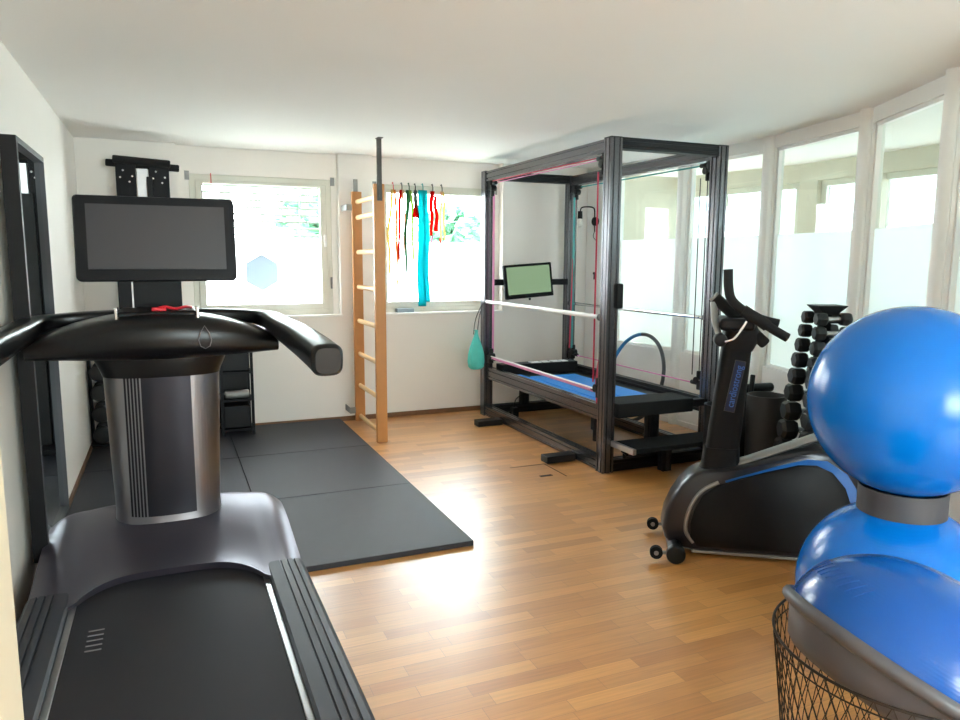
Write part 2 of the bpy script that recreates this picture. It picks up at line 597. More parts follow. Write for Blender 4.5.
# ---------------------------------------------------------------- curved glazed partition on the right
NODES = [(3.84, 6.30), (4.06, 5.12), (4.07, 4.17), (3.87, 3.20), (3.45, 2.39), (2.92, 1.66), (2.75, 0.75), (2.75, -2.6)]
ZP, ZF, ZG = 0.645, 1.615, 2.228
bm = B()
def wallseg(bm, a, b, z0, z1, t0=0.0, t1=1.0, th=0.07, inset=0.0):
    a, b = Vector(a), Vector(b)
    d = (b - a); L = d.length; d.normalize(); nrm = Vector((-d.y, d.x))   # outwards
    p, q = a + d * (L * t0), a + d * (L * t1)
    e = [(p + nrm * inset), (q + nrm * inset), (q + nrm * (inset + th)), (p + nrm * (inset + th))]
    rings(bm, [[(v.x, v.y, z0) for v in e], [(v.x, v.y, z1) for v in e]])
panes = []
for i in range(len(NODES) - 1):
    a, b = NODES[i], NODES[i + 1]
    L = (Vector(b) - Vector(a)).length
    m0, m1 = 0.055 / L, 1 - 0.055 / L
    if i == 0: m0 = 0.42 / L
    wallseg(bm, a, b, 0, ZP); wallseg(bm, a, b, ZG, CZ)
    wallseg(bm, a, b, ZP, ZG, 0, m0); wallseg(bm, a, b, ZP, ZG, m1, 1)
    if i < 6:
        # thin inner frame around each pane
        wallseg(bm, a, b, ZP, ZG, m0, m0 + .022 / L, th=.045, inset=.02); wallseg(bm, a, b, ZP, ZG, m1 - .022 / L, m1, th=.045, inset=.02)
        wallseg(bm, a, b, ZG - .02, ZG, m0, m1, th=.045, inset=.02); wallseg(bm, a, b, ZP, ZP + .02, m0, m1, th=.045, inset=.02)
    panes.append((a, b, m0, m1))
for (x, y) in NODES[1:-1]:
    cyl(bm, (x + .0, y, 0), (x, y, CZ), .05, n=12)
struct('wall_right', bm, 'white', smooth=30)
bm = B()
for i in range(6):
    wallseg(bm, NODES[i], NODES[i + 1], 0.0, 0.045, th=.012, inset=-.012)
struct('baseboard_right', bm, 'white')
for i, (a, b, m0, m1) in enumerate(panes):
    root = bpy.data.objects.new('window_%d' % (i + 3), None); COL.objects.link(root)
    root['kind'] = 'structure'
    bm = B(); wallseg(bm, a, b, ZF, ZG - .01, m0, m1, th=.006, inset=.045); struct('clear_pane', bm, 'glass', root)
    bm = B(); wallseg(bm, a, b, ZP + .01, ZF, m0, m1, th=.006, inset=.045); struct('frosted_pane', bm, 'frost', root)

# corridor behind the partition: outer wall with a band of windows on to the daylight
OUT = [(5.05, 6.9), (5.45, 5.2), (5.5, 3.6), (5.2, 2.1), (4.6, 0.7), (4.5, -2.6)]
bm = B()
for i in range(len(OUT) - 1):
    a, b = OUT[i], OUT[i + 1]
    wallseg(bm, a, b, 0, .85, th=.2); wallseg(bm, a, b, 2.15, CZ, th=.2)
    L = (Vector(b) - Vector(a)).length
    wallseg(bm, a, b, .85, 2.15, 0, .2 / L, th=.2)
    if i in (0, 1, 2): wallseg(bm, a, b, .85, 2.15, .5 - .04 / L, .5 + .04 / L, th=.12)
    nd = (Vector(b) - Vector(a)).normalized()
    c = Vector(a).lerp(Vector(b), .5 + .1 / L); nr = Vector((-nd.y, nd.x))
    portal('daylight_portal', (c.x + nr.x * .12, c.y + nr.y * .12, 1.50), (-nr.x, -nr.y, 0), L - .2, 1.30)
struct('wall_corridor', bm, 'concrete')
bm = B(); box(bm, 4.2, 5.2, 6.55, 6.75, 0, CZ); struct('wall_corridor_end', bm, 'concrete')
for i in range(len(OUT) - 1):
    a, b = OUT[i], OUT[i + 1]
    L = (Vector(b) - Vector(a)).length
    bm = B()
    for t0, t1, z0, z1 in ((.2 / L, .26 / L, .85, 2.15), (1 - .06 / L, 1, .85, 2.15), (.26 / L, 1 - .06 / L, 2.10, 2.15), (.26 / L, 1 - .06 / L, .85, .9)):
        wallseg(bm, a, b, z0, z1, t0, t1, th=.06, inset=.05)
    root = struct('window_%d' % (i + 10), bm, 'winframe')
    bm = B(); wallseg(bm, a, b, .9, 2.10, .26 / L, 1 - .06 / L, th=.006, inset=.08); struct('pane', bm, 'tinted', root)

# entrance side, behind the camera: door jamb on the left, end wall with a window added for fill light
bm = B(); box(bm, XW, -0.30, 1.14, 1.30, 0, CZ); struct('wall_front', bm, 'wall')
bm = B(); box(bm, -0.30, -0.2475, 1.145, 1.295, 0, 2.1); box(bm, -0.36, -0.285, 1.13, 1.31, 0, 2.12)
struct('door_1', bm, 'cream', bevel=0.004)
bm = B()
box(bm, -0.9, 6.3, -2.75, -2.6, 0, 0.9); box(bm, -0.9, 6.3, -2.75, -2.6, 2.1, CZ)
box(bm, -0.9, 0.7, -2.75, -2.6, .9, 2.1); box(bm, 2.5, 6.3, -2.75, -2.6, .9, 2.1)
struct('wall_entrance', bm, 'wall')
bm = B()
for x in (.7, 1.575, 2.45): box(bm, x, x + .05, -2.70, -2.64, .9, 2.1)
for z in (.9, 2.05): box(bm, .75, 2.45, -2.70, -2.64, z, z + .05)
root = struct('window_20', bm, 'winframe')  # added out of view to light the room from the front
bm = B(); box(bm, .75, 2.45, -2.675, -2.669, .95, 2.05); struct('pane', bm, 'glass', root)

# hatch let into the floor beside the frame
bm = B()
box(bm, 2.116, 2.385, 4.402, 4.408, -0.002, 0.0012)
box(bm, 2.379, 2.386, 4.09, 4.405, -0.002, 0.0012)
hatch = struct('trim_3', bm, 'slot', label='thin dark joint of a floor hatch')
bm = B(); box(bm, 2.215, 2.305, 4.135, 4.165, -0.002, 0.0016); struct('hatch_slot', bm, 'slot', hatch, bevel=0.0)

# ================================================================ FLOOR MATS
rows = [(3.226, 4.258), (4.262, 5.287), (5.291, 6.296)]
lab = {(0, 0): 'black rubber gym mat nearest the open floor, its front edge free', (0, 1): 'middle black rubber gym mat in the row next to the wooden floor',
       (0, 2): 'black rubber gym mat against the back wall beside the wooden wall bars', (1, 0): 'black rubber gym mat just behind the treadmill base',
       (1, 1): 'black rubber gym mat between treadmill and black storage rack', (1, 2): 'black rubber gym mat under the cable machine in the back left corner'}
for ci, (x0, x1) in enumerate(((0.407, 1.352), (-0.566, 0.403))):
    for ri, (y0, y1) in enumerate(rows):
        if ci == 1 and ri == 0: y0 = 3.80
        bm = B(); box(bm, x0, x1, y0, y1, 0.0, 0.028)
        solo('gym_mat', bm, 'mat', lab[(ci, ri)], 'mat', ((x0 + x1) / 2, (y0 + y1) / 2, 0), 'black rubber floor mats', smooth=0, bevel=0.003)

# ================================================================ TREADMILL
XC = -0.032
XU = -0.042
tm = thing('treadmill', 'large dark grey treadmill with big screen and wide handlebars standing at the left', 'treadmill', (XC, 2.6, 0))
bm = B(); box(bm, XC - .42, XC + .42, 1.52, 3.64, .05, .17)
for sx in (-1, 1):
    for y in (1.62, 3.5): cyl(bm, (XC + sx * .34, y, 0), (XC + sx * .34, y, .06), .04)
part('deck', bm, 'black', tm, bevel=.01)
bm = B()
prof = [(1.56, .19), (1.535, .175), (1.53, .15), (1.535, .125), (1.56, .11), (3.1, .11), (3.1, .202), (1.6, .202)]
prism(bm, prof, XC - .325, XC + .325, 'x'); belt = part('running_belt', bm, 'belt', tm, smooth=30)
for k in range(5):
    y = 2.44 + .034 * k
    bm = B(); box(bm, XC - .262, XC - .215, y, y + .007, .2015, .2032); part('belt_marking', bm, 'print', belt, smooth=0, label='pale grey printed mark')
for s in (-1, 1):
    bm = B(); xx = sorted((XC + s * .318, XC + s * .338))
    box(bm, xx[0], xx[1], 1.58, 2.92, .16, .208); part('edge_strip', bm, 'alu', tm, bevel=.002)
    bm = B()
    o = [(.338, .12), (.338, .222), (.346, .23)]
    for gx in (.392, .418, .444):
        o += [(gx - .004, .234 - (gx - .36) * .02), (gx - .0015, .226), (gx + .0015, .226), (gx + .004, .234 - (gx - .36) * .02)]
    o += [(.468, .228), (.482, .215), (.486, .19), (.486, .12)]
    prism(bm, [(XC + s * p[0], p[1]) for p in o], 1.5, 2.86, 'y')
    part('side_rail', bm, 'rail', tm, smooth=25)
# front hood
def y_rear(x):
    q = abs(x) / .335
    return 2.93 - .20 * q ** 4 if q < 1 else 2.73 + .04 * min(1, (q - 1) / .1)
def y_front(x): return 3.76 - .13 * (abs(x) / .484) ** 5
def hood_z(x, t):
    y = t
    s = min(1, max(0, t / .75)); s = s * s * (3 - 2 * s)
    z = .226 + .078 * s
    if t > .8: z -= .09 * ((t - .8) / .2) ** 2
    e = max(0, (abs(x) - .40) / .084)
    if abs(x) < .33: z += .012 * (1 - t) * (1 - (abs(x) / .33) ** 6)
    return z - .035 * e * e
bm = B(); NX, NY = 48, 24
gr = []
for i in range(NX + 1):
    x = -.484 + .968 * i / NX
    gr.append([bm.verts.new((XC + x, y_rear(x) + (y_front(x) - y_rear(x)) * j / NY, hood_z(x, j / NY))) for j in range(NY + 1)])
for i in range(NX):
    for j in range(NY):
        bm.faces.new((gr[i][j], gr[i + 1][j], gr[i + 1][j + 1], gr[i][j + 1]))
loop = [gr[i][0] for i in range(NX + 1)] + [gr[NX][j] for j in range(1, NY + 1)] + [gr[i][NY] for i in range(NX - 1, -1, -1)] + [gr[0][j] for j in range(NY - 1, 0, -1)]
low = []
for k, v in enumerate(loop):
    low.append(bm.verts.new((v.co.x, v.co.y + (.02 if k <= NX else 0), .2045 if (k <= NX and abs(v.co.x - XC) < .33) else .06)))
for k in range(len(loop)):
    q = (k + 1) % len(loop)
    bm.faces.new((loop[k], low[k], low[q], loop[q]))
part('front_hood', bm, 'hood', tm, smooth=40)
# column
YC = 3.46
def col_loop(a, b, z, e=2.6, ribs=True, n=160):
    out = []
    for k in range(n):
        t = 2 * PI * k / n
        c, s = math.cos(t), math.sin(t)
        x = a * math.copysign(abs(c) ** (2 / e), c); y = b * math.copysign(abs(s) ** (2 / e), s)
        out.append(Vector((XU + .005 + x, YC + y, z)))
    return out
bm = B()
lp = []
for k in range(13):
    t = k / 12
    lp.append(col_loop(.214 + .02 * t + .006 * max(0, (.12 - t) / .12) ** 2, .135 + .006 * max(0, (.12 - t) / .12) ** 2, .29 + .64 * t))
rings(bm, lp); part('column', bm, 'colmetal', tm, smooth=50)
bm = B()
def front_strip(x0, x1, z0, z1, lift, thick):
    def pt(x, z, o):
        t = (z - .29) / .64; a = .214 + .02 * t; e = 2.6
        y = .135 * (max(0, 1 - (abs(x) / a) ** e)) ** (1 / e)
        return Vector((XU + .005 + x, YC - y - o, z))
    nx = max(1, int((x1 - x0) / .012)); xs = [x0 + (x1 - x0) * i / nx for i in range(nx + 1)]
    loops = []
    for z in (z0, z1):
        loops.append([pt(x, z, lift) for x in xs] + [pt(x, z, lift - thick) for x in reversed(xs)])
    rings(bm, loops)
front_strip(-.085, .11, .30, .925, .003, .008)  # dark strip painting the reflection down the column's middle
part('dark_reflection', bm, 'coldark', tm, smooth=40, label='dark reflection painted down the steel column')
for s in (-1, 1):
    bm = B()
    for k in range(5):
        x = (-.095 - .013 * k) if s < 0 else (.118 + .013 * k)
        front_strip(x - .004, x + .004, .30, .925, .003, .006)
    part('column_ribs', bm, 'coldark' if s < 0 else 'colmetal', tm, smooth=40)
bm = B()
rings(bm, [col_loop(.236, .14, .925), col_loop(.242, .145, .945), col_loop(.275, .16, 1.02), col_loop(.28, .16, 1.04)])
part('column_collar', bm, 'gloss', tm, smooth=30)
# console bar
bm = B(); lp = []
for k in range(41):
    q = -1 + 2 * k / 40
    x = .462 * q
    zt = 1.208 - .105 * abs(q) ** 2.2; zb = 1.018 + .016 * abs(q) ** 2
    yf = 3.13 - .06 * (1 - q * q); yb = 3.47
    zc, hz = (zt + zb) / 2, (zt + zb) / 2 - zb
    yc, hy = (yf + yb) / 2, (yb - yf) / 2
    lp.append([Vector((XU + x, yc + p[0], zc + p[1])) for p in super_ell(hy, hz, 3.2, 36)])
rings(bm, lp); part('console', bm, 'gloss', tm, smooth=50)
bm = B()
tube(bm, [Vector((XU + .17 + p[0], 3.062, 1.115 + p[1])) for p in ((0, .045), (.016, .018), (.024, -.012), (.017, -.036), (0, -.046), (-.017, -.036), (-.024, -.012), (-.016, .018))], .0017, 6, closed=True)
part('console_emblem', bm, 'print', tm, label='thin grey drop shaped outline emblem')
bm = B()
box(bm, XU - .145, XU + .15, 3.16, 3.5, 1.155, 1.214)
part('console_tray', bm, 'black', tm, bevel=.012)
bm = B()
tube(bm, smooth_path([(XU - .01, 3.20, 1.219), (XU + .03, 3.2, 1.229), (XU + .07, 3.22, 1.220), (XU + .11, 3.25, 1.226), (XU + .13, 3.3, 1.220)], 6), .006, 8)
rcyl(bm, (XU - .02, 3.19, 1.219), (XU + .035, 3.19, 1.219), .010)
part('safety_key', bm, 'red', tm, label='red emergency stop key with cord')
for x in (XU - .145, XU + .15):
    bm = B(); box(bm, x - .006, x + .006, 3.13, 3.20, 1.17, 1.232); part('side_clip', bm, 'chrome', tm, bevel=.003)
for s in (-1, 1):
    pts = smooth_path([(XU + s * .12, 3.42, 1.182), (XU + s * .34, 3.41, 1.172), (XU + s * .445, 3.33, 1.160), (XU + s * .472, 3.12, 1.142), (XU + s * .484, 2.75, 1.132), (XU + s * .486, 2.42, 1.122), (XU + s * .486, 2.22, 1.112)], 8)
    n = len(pts)
    hz = [.028 + .022 * min(1, max(0, (k - n * .2) / (n * .45))) for k in range(n)]
    hx = [.045 + .004 * min(1, k / n) for k in range(n)]
    hz[-1] *= .8; hx[-1] *= .8
    bm = B(); tube(bm, pts, hz, 32, up=(0, 0, 1), rx=hx, e=3.4); part('handlebar', bm, 'gloss', tm, smooth=50)
# screen on its post
bm = B(); box(bm, XU - .15, XU + .10, 3.44, 3.475, 1.12, 1.58); post = part('screen_post', bm, 'satin', tm, bevel=.004)
bm = B(); box(bm, XU - .097, XU - .091, 3.432, 3.441, 1.18, 1.4); part('post_edge', bm, 'alu', post)
rt = Matrix.Rotation(math.radians(-6), 3, 'X')
bm = B(); c = Vector((XU + .016, 3.36, 1.5))
lp = []
for y, k in ((-.028, .985), (-.022, 1), (.015, 1), (.028, .95)):
    lp.append([c + rt @ Vector((p[0] * k, y, p[1] * k)) for p in rrect(.612, .345, .018)])
rings(bm, lp); scr = part('screen_housing', bm, 'satin', tm, smooth=40)
bm = B(); obox(bm, c + rt @ Vector((.002, -.0285, .006)), (.525, .004, .262), rt); part('screen', bm, 'screen', scr)

# ================================================================ MIRROR
mi = thing('wall_mirror', 'tall mirror in deep black frame on the white wall left of the treadmill', 'mirror', (XW, 3.7, .2))
bm = B()
for a in ((3.28, 3.30, .2, 1.88), (3.95, 3.965, .2, 1.88), (3.30, 3.95, 1.86, 1.88), (3.30, 3.95, .2, .22)):
    box(bm, -.55, -.495, a[0], a[1], a[2], a[3])
box(bm, XW + .001, -.54, 3.5, 3.8, 1.2, 1.3)
part('frame', bm, 'black', mi, smooth=0)
bm = B()
for a in ((3.30, 3.304, .22, 1.86), (3.946, 3.95, .22, 1.86), (3.304, 3.946, 1.856, 1.86), (3.304, 3.946, .22, .224)):
    box(bm, -.513, -.494, a[0], a[1], a[2], a[3])
part('inner_edge', bm, 'ring', mi, smooth=0, label='grey inner edge')
bm = B(); box(bm, -.53, -.513, 3.30, 3.95, .22, 1.86); part('mirror_glass', bm, 'mirror', mi, smooth=0)

# ================================================================ CABLE MACHINE behind the treadmill
cm = thing('cable_machine', 'black cable machine with padded cross bars standing behind the treadmill screen', 'exercise machine', (-.12, 6.0, .028))
bm = B(); box(bm, -.34, .12, 5.85, 6.2, .028, .07); part('base', bm, 'satin', cm, bevel=.006)
for x0, x1 in ((-.305, -.172), (-.085, .055)):
    bm = B(); box(bm, x0, x1, 6.03, 6.12, .07, 2.11); up = part('upright_plate', bm, 'satin', cm, bevel=.006)
    for k, (dx, z) in enumerate(((.05, 2.06), (.11, 2.02), (.03, 2.01), (.09, 1.98))):
        bm = B(); cyl(bm, (x0 + dx, 6.022, z), (x0 + dx, 6.032, z), .007, n=10); part('bolt', bm, 'chrome', up)
bm = B(); box(bm, -.166, -.09, 6.04, 6.10, .07, 2.08); part('guide_rail', bm, 'alu', cm, bevel=.003)
bm = B(); box(bm, -.10, -.06, 6.0, 6.04, 1.86, 2.02); part('carriage', bm, 'black', cm, bevel=.004)
bm = B(); rcyl(bm, (-.318, 6.0, 2.135), (.066, 6.0, 2.115), .028); part('padded_bar', bm, 'foam', cm)
bm = B(); rcyl(bm, (-.37, 6.09, 2.118), (.128, 6.09, 2.098), .026); part('cross_bar', bm, 'foam', cm)
bm = B(); box(bm, -.20, -.06, 6.005, 6.03, .07, 1.87); part('weight_shroud', bm, 'black', cm, bevel=.004)

# ================================================================ DUMBBELL STAND in the left corner and its round dumbbells
ds = thing('dumbbell_stand', 'narrow black dumbbell stand in the back left corner by the baseboard', 'rack', (-.47, 6.05, .028))
bm = B(); box(bm, -.58, -.36, 5.98, 6.26, .028, .045); part('base', bm, 'satin', ds, bevel=.004)
bm = B(); box(bm, -.58, -.56, 6.10, 6.17, .055, .92); part('upright', bm, 'satin', ds, bevel=.004)
zs = [.11, .27, .43, .58, .74]
for z in zs:
    bm = B(); box(bm, -.565, -.40, 6.12, 6.18, z - .028, z - .018); part('cradle', bm, 'satin', ds)
names = ['lowest', 'second from the bottom', 'middle', 'second from the top', 'topmost']
db = None
for i, z in enumerate(zs):
    lab_ = 'round headed black dumbbell %s on the corner stand behind the treadmill' % names[i]
    if db is None:
        db = thing('dumbbell', lab_, 'dumbbell', (-.50, 6.15, z), group='round dumbbells in the corner', local=True)
        for y0, y1 in ((-.16, -.07), (.07, .125)):
            bm = B(); rcyl(bm, (0, y0, 0), (0, y1, 0), .062, .014); part('head', bm, 'iron', db)
        bm = B(); cyl(bm, (0, -.08, 0), (0, .08, 0), .014); part('handle', bm, 'chrome', db)
    else:
        copy_tree(db, (-.50, 6.15, z), label=lab_)

# ================================================================ STORAGE RACK
sr = thing('storage_rack', 'low black shelf rack against the back wall right of the treadmill column', 'rack', (.48, 6.12, .028))
for x in (.345, .575):
    for y in (5.98, 6.27):
        bm = B(); box(bm, x, x + .022, y, y + .02, .028, .80); part('post', bm, 'satin', sr)
for z in (.06, .30, .52, .76):
    bm = B(); box(bm, .35, .59, 5.99, 6.28, z, z + .018); part('shelf', bm, 'satin', sr)
bm = B(); box(bm, .35, .59, 6.275, 6.288, .06, .78); part('back_panel', bm, 'black', sr)
bm = B(); box(bm, .365, .572, 6.02, 6.25, .078, .26); solo('storage_box', bm, 'black', 'black box on the bottom shelf of the low rack', 'box', (.47, 6.13, .078), bevel=.01)
bm = B(); box(bm, .365, .572, 6.02, 6.25, .538, .70); solo('storage_box', bm, 'black', 'black box on the upper shelf of the low rack', 'box', (.47, 6.13, .538), bevel=.01)
bm = B(); rcyl(bm, (.38, 6.04, .352), (.565, 6.04, .352), .034); solo('small_roller', bm, 'zinc', 'small grey roller lying on the middle shelf of the low rack', 'roller', (.47, 6.04, .318))

# ================================================================ WALL BARS
lx = 1.495
wb = thing('wall_bars', 'beech wall bars ladder standing out from the wall between the two windows', 'wall bars', (lx, 5.85, 0))
for y0, y1, z0, w_ in ((6.12, 6.16, .03, .084), (5.42, 5.46, .0, .084)):
    bm = B(); box(bm, lx - w_ / 2, lx + w_ / 2, y0, y1, z0, 1.985); part('upright', bm, 'wood', wb, bevel=.006)
for z in (1.90, 1.772, 1.484, 1.193, .905, .62, .345, .075):
    bm = B(); tube(bm, [(lx, 5.45, z), (lx, 6.125, z)], .020, 14, up=(0, 0, 1), rx=.015); part('rung', bm, 'woodlight', wb, smooth=60)
bm = B(); box(bm, lx - .018, lx + .018, 5.405, 5.42, 1.86, CZ)
box(bm, lx - .02, lx + .02, 5.36, 5.44, CZ - .005, CZ); cyl(bm, (lx, 5.40, 1.9), (lx, 5.406, 1.9), .008); cyl(bm, (lx, 5.40, 2.25), (lx, 5.406, 2.25), .008)
part('ceiling_strut', bm, 'steel', wb, label='grey flat steel strut up to the ceiling')
for z0, z1 in ((1.97, 2.09),):
    bm = B(); box(bm, lx - .018, lx + .018, 6.16, 6.166, 1.9, 2.09); part('top_plate', bm, 'zinc', wb)
for z in (1.83, .10):
    bm = B(); box(bm, lx - .085, lx - .042, 6.125, 6.155, z, z + .05); box(bm, lx - .09, lx - .084, 6.125, YB, z, z + .05); part('wall_bracket', bm, 'zinc', wb)

# ================================================================ RESISTANCE BANDS on the second window
def band(name, label, x, pieces, hook, m, hz=2.062):
    """pieces: (material, dx at top, dx at bottom, z top, z bottom, width top, width bottom)"""
    t = thing(name, label, 'exercise band', (x, 6.36, hz), group='bands hanging from the window frame')
    bm = B(); tube(bm, [(x, 6.409, hz + .035), (x, 6.385, hz + .04), (x, 6.368, hz + .01), (x, 6.368, hz - .02), (x, 6.378, hz - .03)], .0045, 6); part('hook', bm, hook, t)
    for mname, d0, d1, z0, z1, w0, w1_ in pieces:
        bm = B(); lp = []
        for k in range(15):
            q = k / 14; z = z0 + (z1 - z0) * q
            dx = d0 + (d1 - d0) * min(1, q * 2.2) + .006 * math.sin(q * 9 + x * 40)
            ww = 1.7 * (w0 + (w1_ - w0) * q)
            yy = 6.368 + .005 * math.sin(q * 14 + x * 60)
            lp.append([Vector((x + dx - ww / 2, yy - .003, z)), Vector((x + dx + ww / 2, yy - .002, z)), Vector((x + dx + ww / 2, yy + .004, z)), Vector((x + dx - ww / 2, yy + .003, z))])
        rings(bm, lp); part('strand', bm, mname, t, smooth=40)
def bmat(n, rgb): M[n] = frosted_mat(n, [c ** 1.4 * .6 for c in lin(rgb)], 0.0)
for n, c in (('yellowband', (245, 226, 170)), ('orangeband', (240, 176, 120)), ('redband', (226, 74, 66)), ('greenband', (120, 160, 130)), ('limeband', (190, 215, 140)), ('peachband', (248, 214, 190)), ('greyband', (160, 166, 160))): bmat(n, c)
band('elastic_band', 'yellow and orange elastic band on a red hook, leftmost beside the wall bars', 1.885, [('yellowband', -.01, -.045, 2.04, 1.30, .014, .012), ('orangeband', .01, .03, 2.04, 1.20, .012, .01)], 'red', None)
band('elastic_band', 'red elastic band hanging second from the wall bars', 1.965, [('redband', -.008, -.03, 2.04, 1.42, .016, .012), ('peachband', .008, .02, 2.04, 1.5, .010, .008)], 'steel', None)
band('elastic_band', 'grey green elastic band hanging third from the wall bars', 2.032, [('greenband', -.008, -.035, 2.04, 1.30, .024, .01), ('limeband', .01, .03, 2.04, 1.42, .016, .01)], 'greenband', None)
t = thing('strap_handle', 'grey strap loop with small red triangular tag beside the wide turquoise band', 'strap', (2.09, 6.36, 2.06), group='bands hanging from the window frame')
bm = B(); tube(bm, [(2.09, 6.409, 2.095), (2.09, 6.385, 2.1), (2.09, 6.368, 2.07), (2.09, 6.368, 2.04)], .0045, 6); part('hook', bm, 'steel', t)
bm = B(); tube(bm, smooth_path([(2.088, 6.37, 2.04), (2.08, 6.366, 1.98), (2.09, 6.366, 1.9), (2.112, 6.366, 1.80), (2.108, 6.36, 1.84), (2.098, 6.362, 1.95), (2.094, 6.37, 2.04)], 6), .004, 6, up=(0, 1, 0), rx=.011); part('loop', bm, 'greyband', t, smooth=60)
bm = B(); prism(bm, [(2.075, 1.915), (2.095, 1.915), (2.118, 1.80), (2.055, 1.80)], 6.350, 6.358); part('tag', bm, 'redband', t)
band('wide_band', 'wide turquoise latex band hanging almost to the sill in front of the window', 2.162, [('turq', -.012, -.02, 2.045, 1.0, .034, .044), ('turq', .022, .03, 2.045, 1.04, .026, .032)], 'teal', None)
band('elastic_band', 'red and violet elastic band just right of the wide turquoise one', 2.256, [('redband', -.008, -.014, 2.04, 1.64, .024, .014), ('pink', -.012, -.014, 1.64, 1.35, .010, .005), ('redband', .02, .032, 2.0, 1.68, .016, .024)], 'steel', None)
band('elastic_band', 'pale peach elastic band with thin red end, rightmost on the window frame', 2.345, [('peachband', -.006, -.016, 2.04, 1.6, .01, .01), ('yellowband', .01, .02, 2.04, 1.6, .01, .008), ('redband', -.02, -.012, 1.62, 1.12, .008, .006)], 'greyband', None)
bm = B(); tube(bm, [(.367, 6.409, 2.10), (.367, 6.385, 2.105), (.367, 6.378, 2.07), (.367, 6.38, 2.02)], .004, 6)
solo('hook', bm, 'red', 'small red hook on the window frame behind the treadmill screen', 'hook', (.367, 6.4, 2.06))
bm = B(); box(bm, 1.90, 2.06, 6.335, 6.40, ZS + .006, ZS + .042)
solo('sill_box', bm, 'decal', 'flat grey blue box lying on the sill under the hanging bands', 'box', (1.98, 6.36, ZS + .006), bevel=.004)

# ================================================================ TRAINING FRAME
FX0, FX1, FY0, FY1, FZ, P = 2.630, 3.575, 4.043, 6.13, 2.205, 0.085
tf = thing('training_frame', 'large grey aluminium profile training frame with elastic cords around a blue bench', 'exercise machine', ((FX0 + FX1) / 2, (FY0 + FY1) / 2, 0))
def extrusion(bm, p0, p1, w_, h, up=(0, 0, 1)):
    """profile bar with slots along each face"""
    p0, p1 = Vector(p0), Vector(p1)
    d = (p1 - p0).normalized(); s = d.cross(Vector(up)).normalized(); t = s.cross(d)
    o = []
    def face(L, nslot):
        pts = [(-L / 2, 0)]
        for k in range(nslot):
            c = -L / 2 + L * (k + .5) / nslot
            pts += [(c - .006, 0), (c - .004, -.007), (c + .004, -.007), (c + .006, 0)]
        return pts
    outl = []
    nw, nh = max(1, round(w_ / .042)), max(1, round(h / .042))
    for x, dpt in face(w_, nw): outl.append((x, h / 2 + dpt))
    for x, dpt in face(h, nh): outl.append((w_ / 2 + dpt, -x))
    for x, dpt in face(w_, nw): outl.append((-x, -h / 2 - dpt))
    for x, dpt in face(h, nh): outl.append((-w_ / 2 - dpt, x))
    return rings(bm, [[q + s * a + t * b for a, b in outl] for q in (p0, p1)])
for x in (FX0 + P / 2, FX1 - P / 2):
    for y in (FY0 + P / 2, FY1 - P / 2):
        bm = B(); extrusion(bm, (x, y, 0), (x, y, FZ - .006), P, P, up=(0, 1, 0)); part('post', bm, 'profile', tf, smooth=0)
        bm = B(); box(bm, x - P / 2, x + P / 2, y - P / 2, y + P / 2, FZ - .006, FZ); part('end_cap', bm, 'slot', tf)
for x in (FX0 + P / 2, FX1 - P / 2):
    bm = B(); extrusion(bm, (x, FY0 + P, FZ - .05), (x, FY1 - P, FZ - .05), .07, .085); part('top_rail', bm, 'profile', tf, smooth=0)
    bm = B(); extrusion(bm, (x, FY0 + P, .05), (x, FY1 - P, .05), .07, .085); part('base_rail', bm, 'profile', tf, smooth=0)
for y in (FY0 + P / 2, FY1 - P / 2):
    bm = B(); extrusion(bm, (FX0 + P, y, FZ - .037), (FX1 - P, y, FZ - .037), .08, .072); part('top_rail', bm, 'slot', tf, smooth=0)
    bm = B(); extrusion(bm, (FX0 + P, y, .045), (FX1 - P, y, .045), .08, .08); part('base_rail', bm, 'slot', tf, smooth=0)
for y in (4.44, 5.68):
    bm = B(); box(bm, 2.40, FX0, y - .05, y + .05, 0, .05); part('foot', bm, 'slot', tf, bevel=.004)
# bench
bm = B(); extrusion(bm, (FX0 + .055, FY0 + P, .40), (FX0 + .055, FY1 - P, .40), .06, .105); part('bench_rail', bm, 'profile', tf, smooth=0)
bm = B(); extrusion(bm, (FX1 - .055, FY0 + P, .40), (FX1 - .055, FY1 - P, .40), .06, .105); part('bench_rail', bm, 'slot', tf, smooth=0)
bm = B(); box(bm, FX0 + .09, FX1 - .09, 4.28, 6.03, .37, .40); bench = part('bench_top', bm, 'black', tf)
for k, (x0, x1) in enumerate(((2.735, 2.86), (2.885, 3.075), (3.095, 3.33))):
    bm = B(); box(bm, x0, x1, 4.30, 5.62 if k else 5.75, .40, .416); part('blue_strip', bm, 'blue', bench, bevel=.004)
bm = B(); box(bm, FX0 + P, FX1 - P, 5.83, 5.97, .40, .495); part('cross_beam', bm, 'slot', tf, bevel=.006)
for k, (x, w_) in enumerate(((3.02, .1), (3.14, .07), (3.24, .08), (3.34, .06))):
    bm = B(); box(bm, x, x + w_, 5.85, 5.93, .495, .500); part('label_card', bm, 'whitebar', tf, label='small white card')
bm = B(); extrusion(bm, (3.02, 6.0, .09), (3.02, 6.0, .37), .07, .07, up=(0, 1, 0)); part('bench_leg', bm, 'slot', tf, smooth=0)
bm = B(); extrusion(bm, (3.075, 4.12, .08), (3.075, 4.12, .375), .075, .07, up=(0, 1, 0)); part('bench_leg', bm, 'slot', tf, smooth=0)
bm = B(); box(bm, 2.722, 3.345, 4.012, 4.262, .378, .475); part('bench_pad', bm, 'rubber', tf, bevel=.008)
bm = B(); box(bm, 3.345, FX1 - P, 4.06, 4.12, .40, .45); part('pad_bracket', bm, 'slot', tf, bevel=.004)
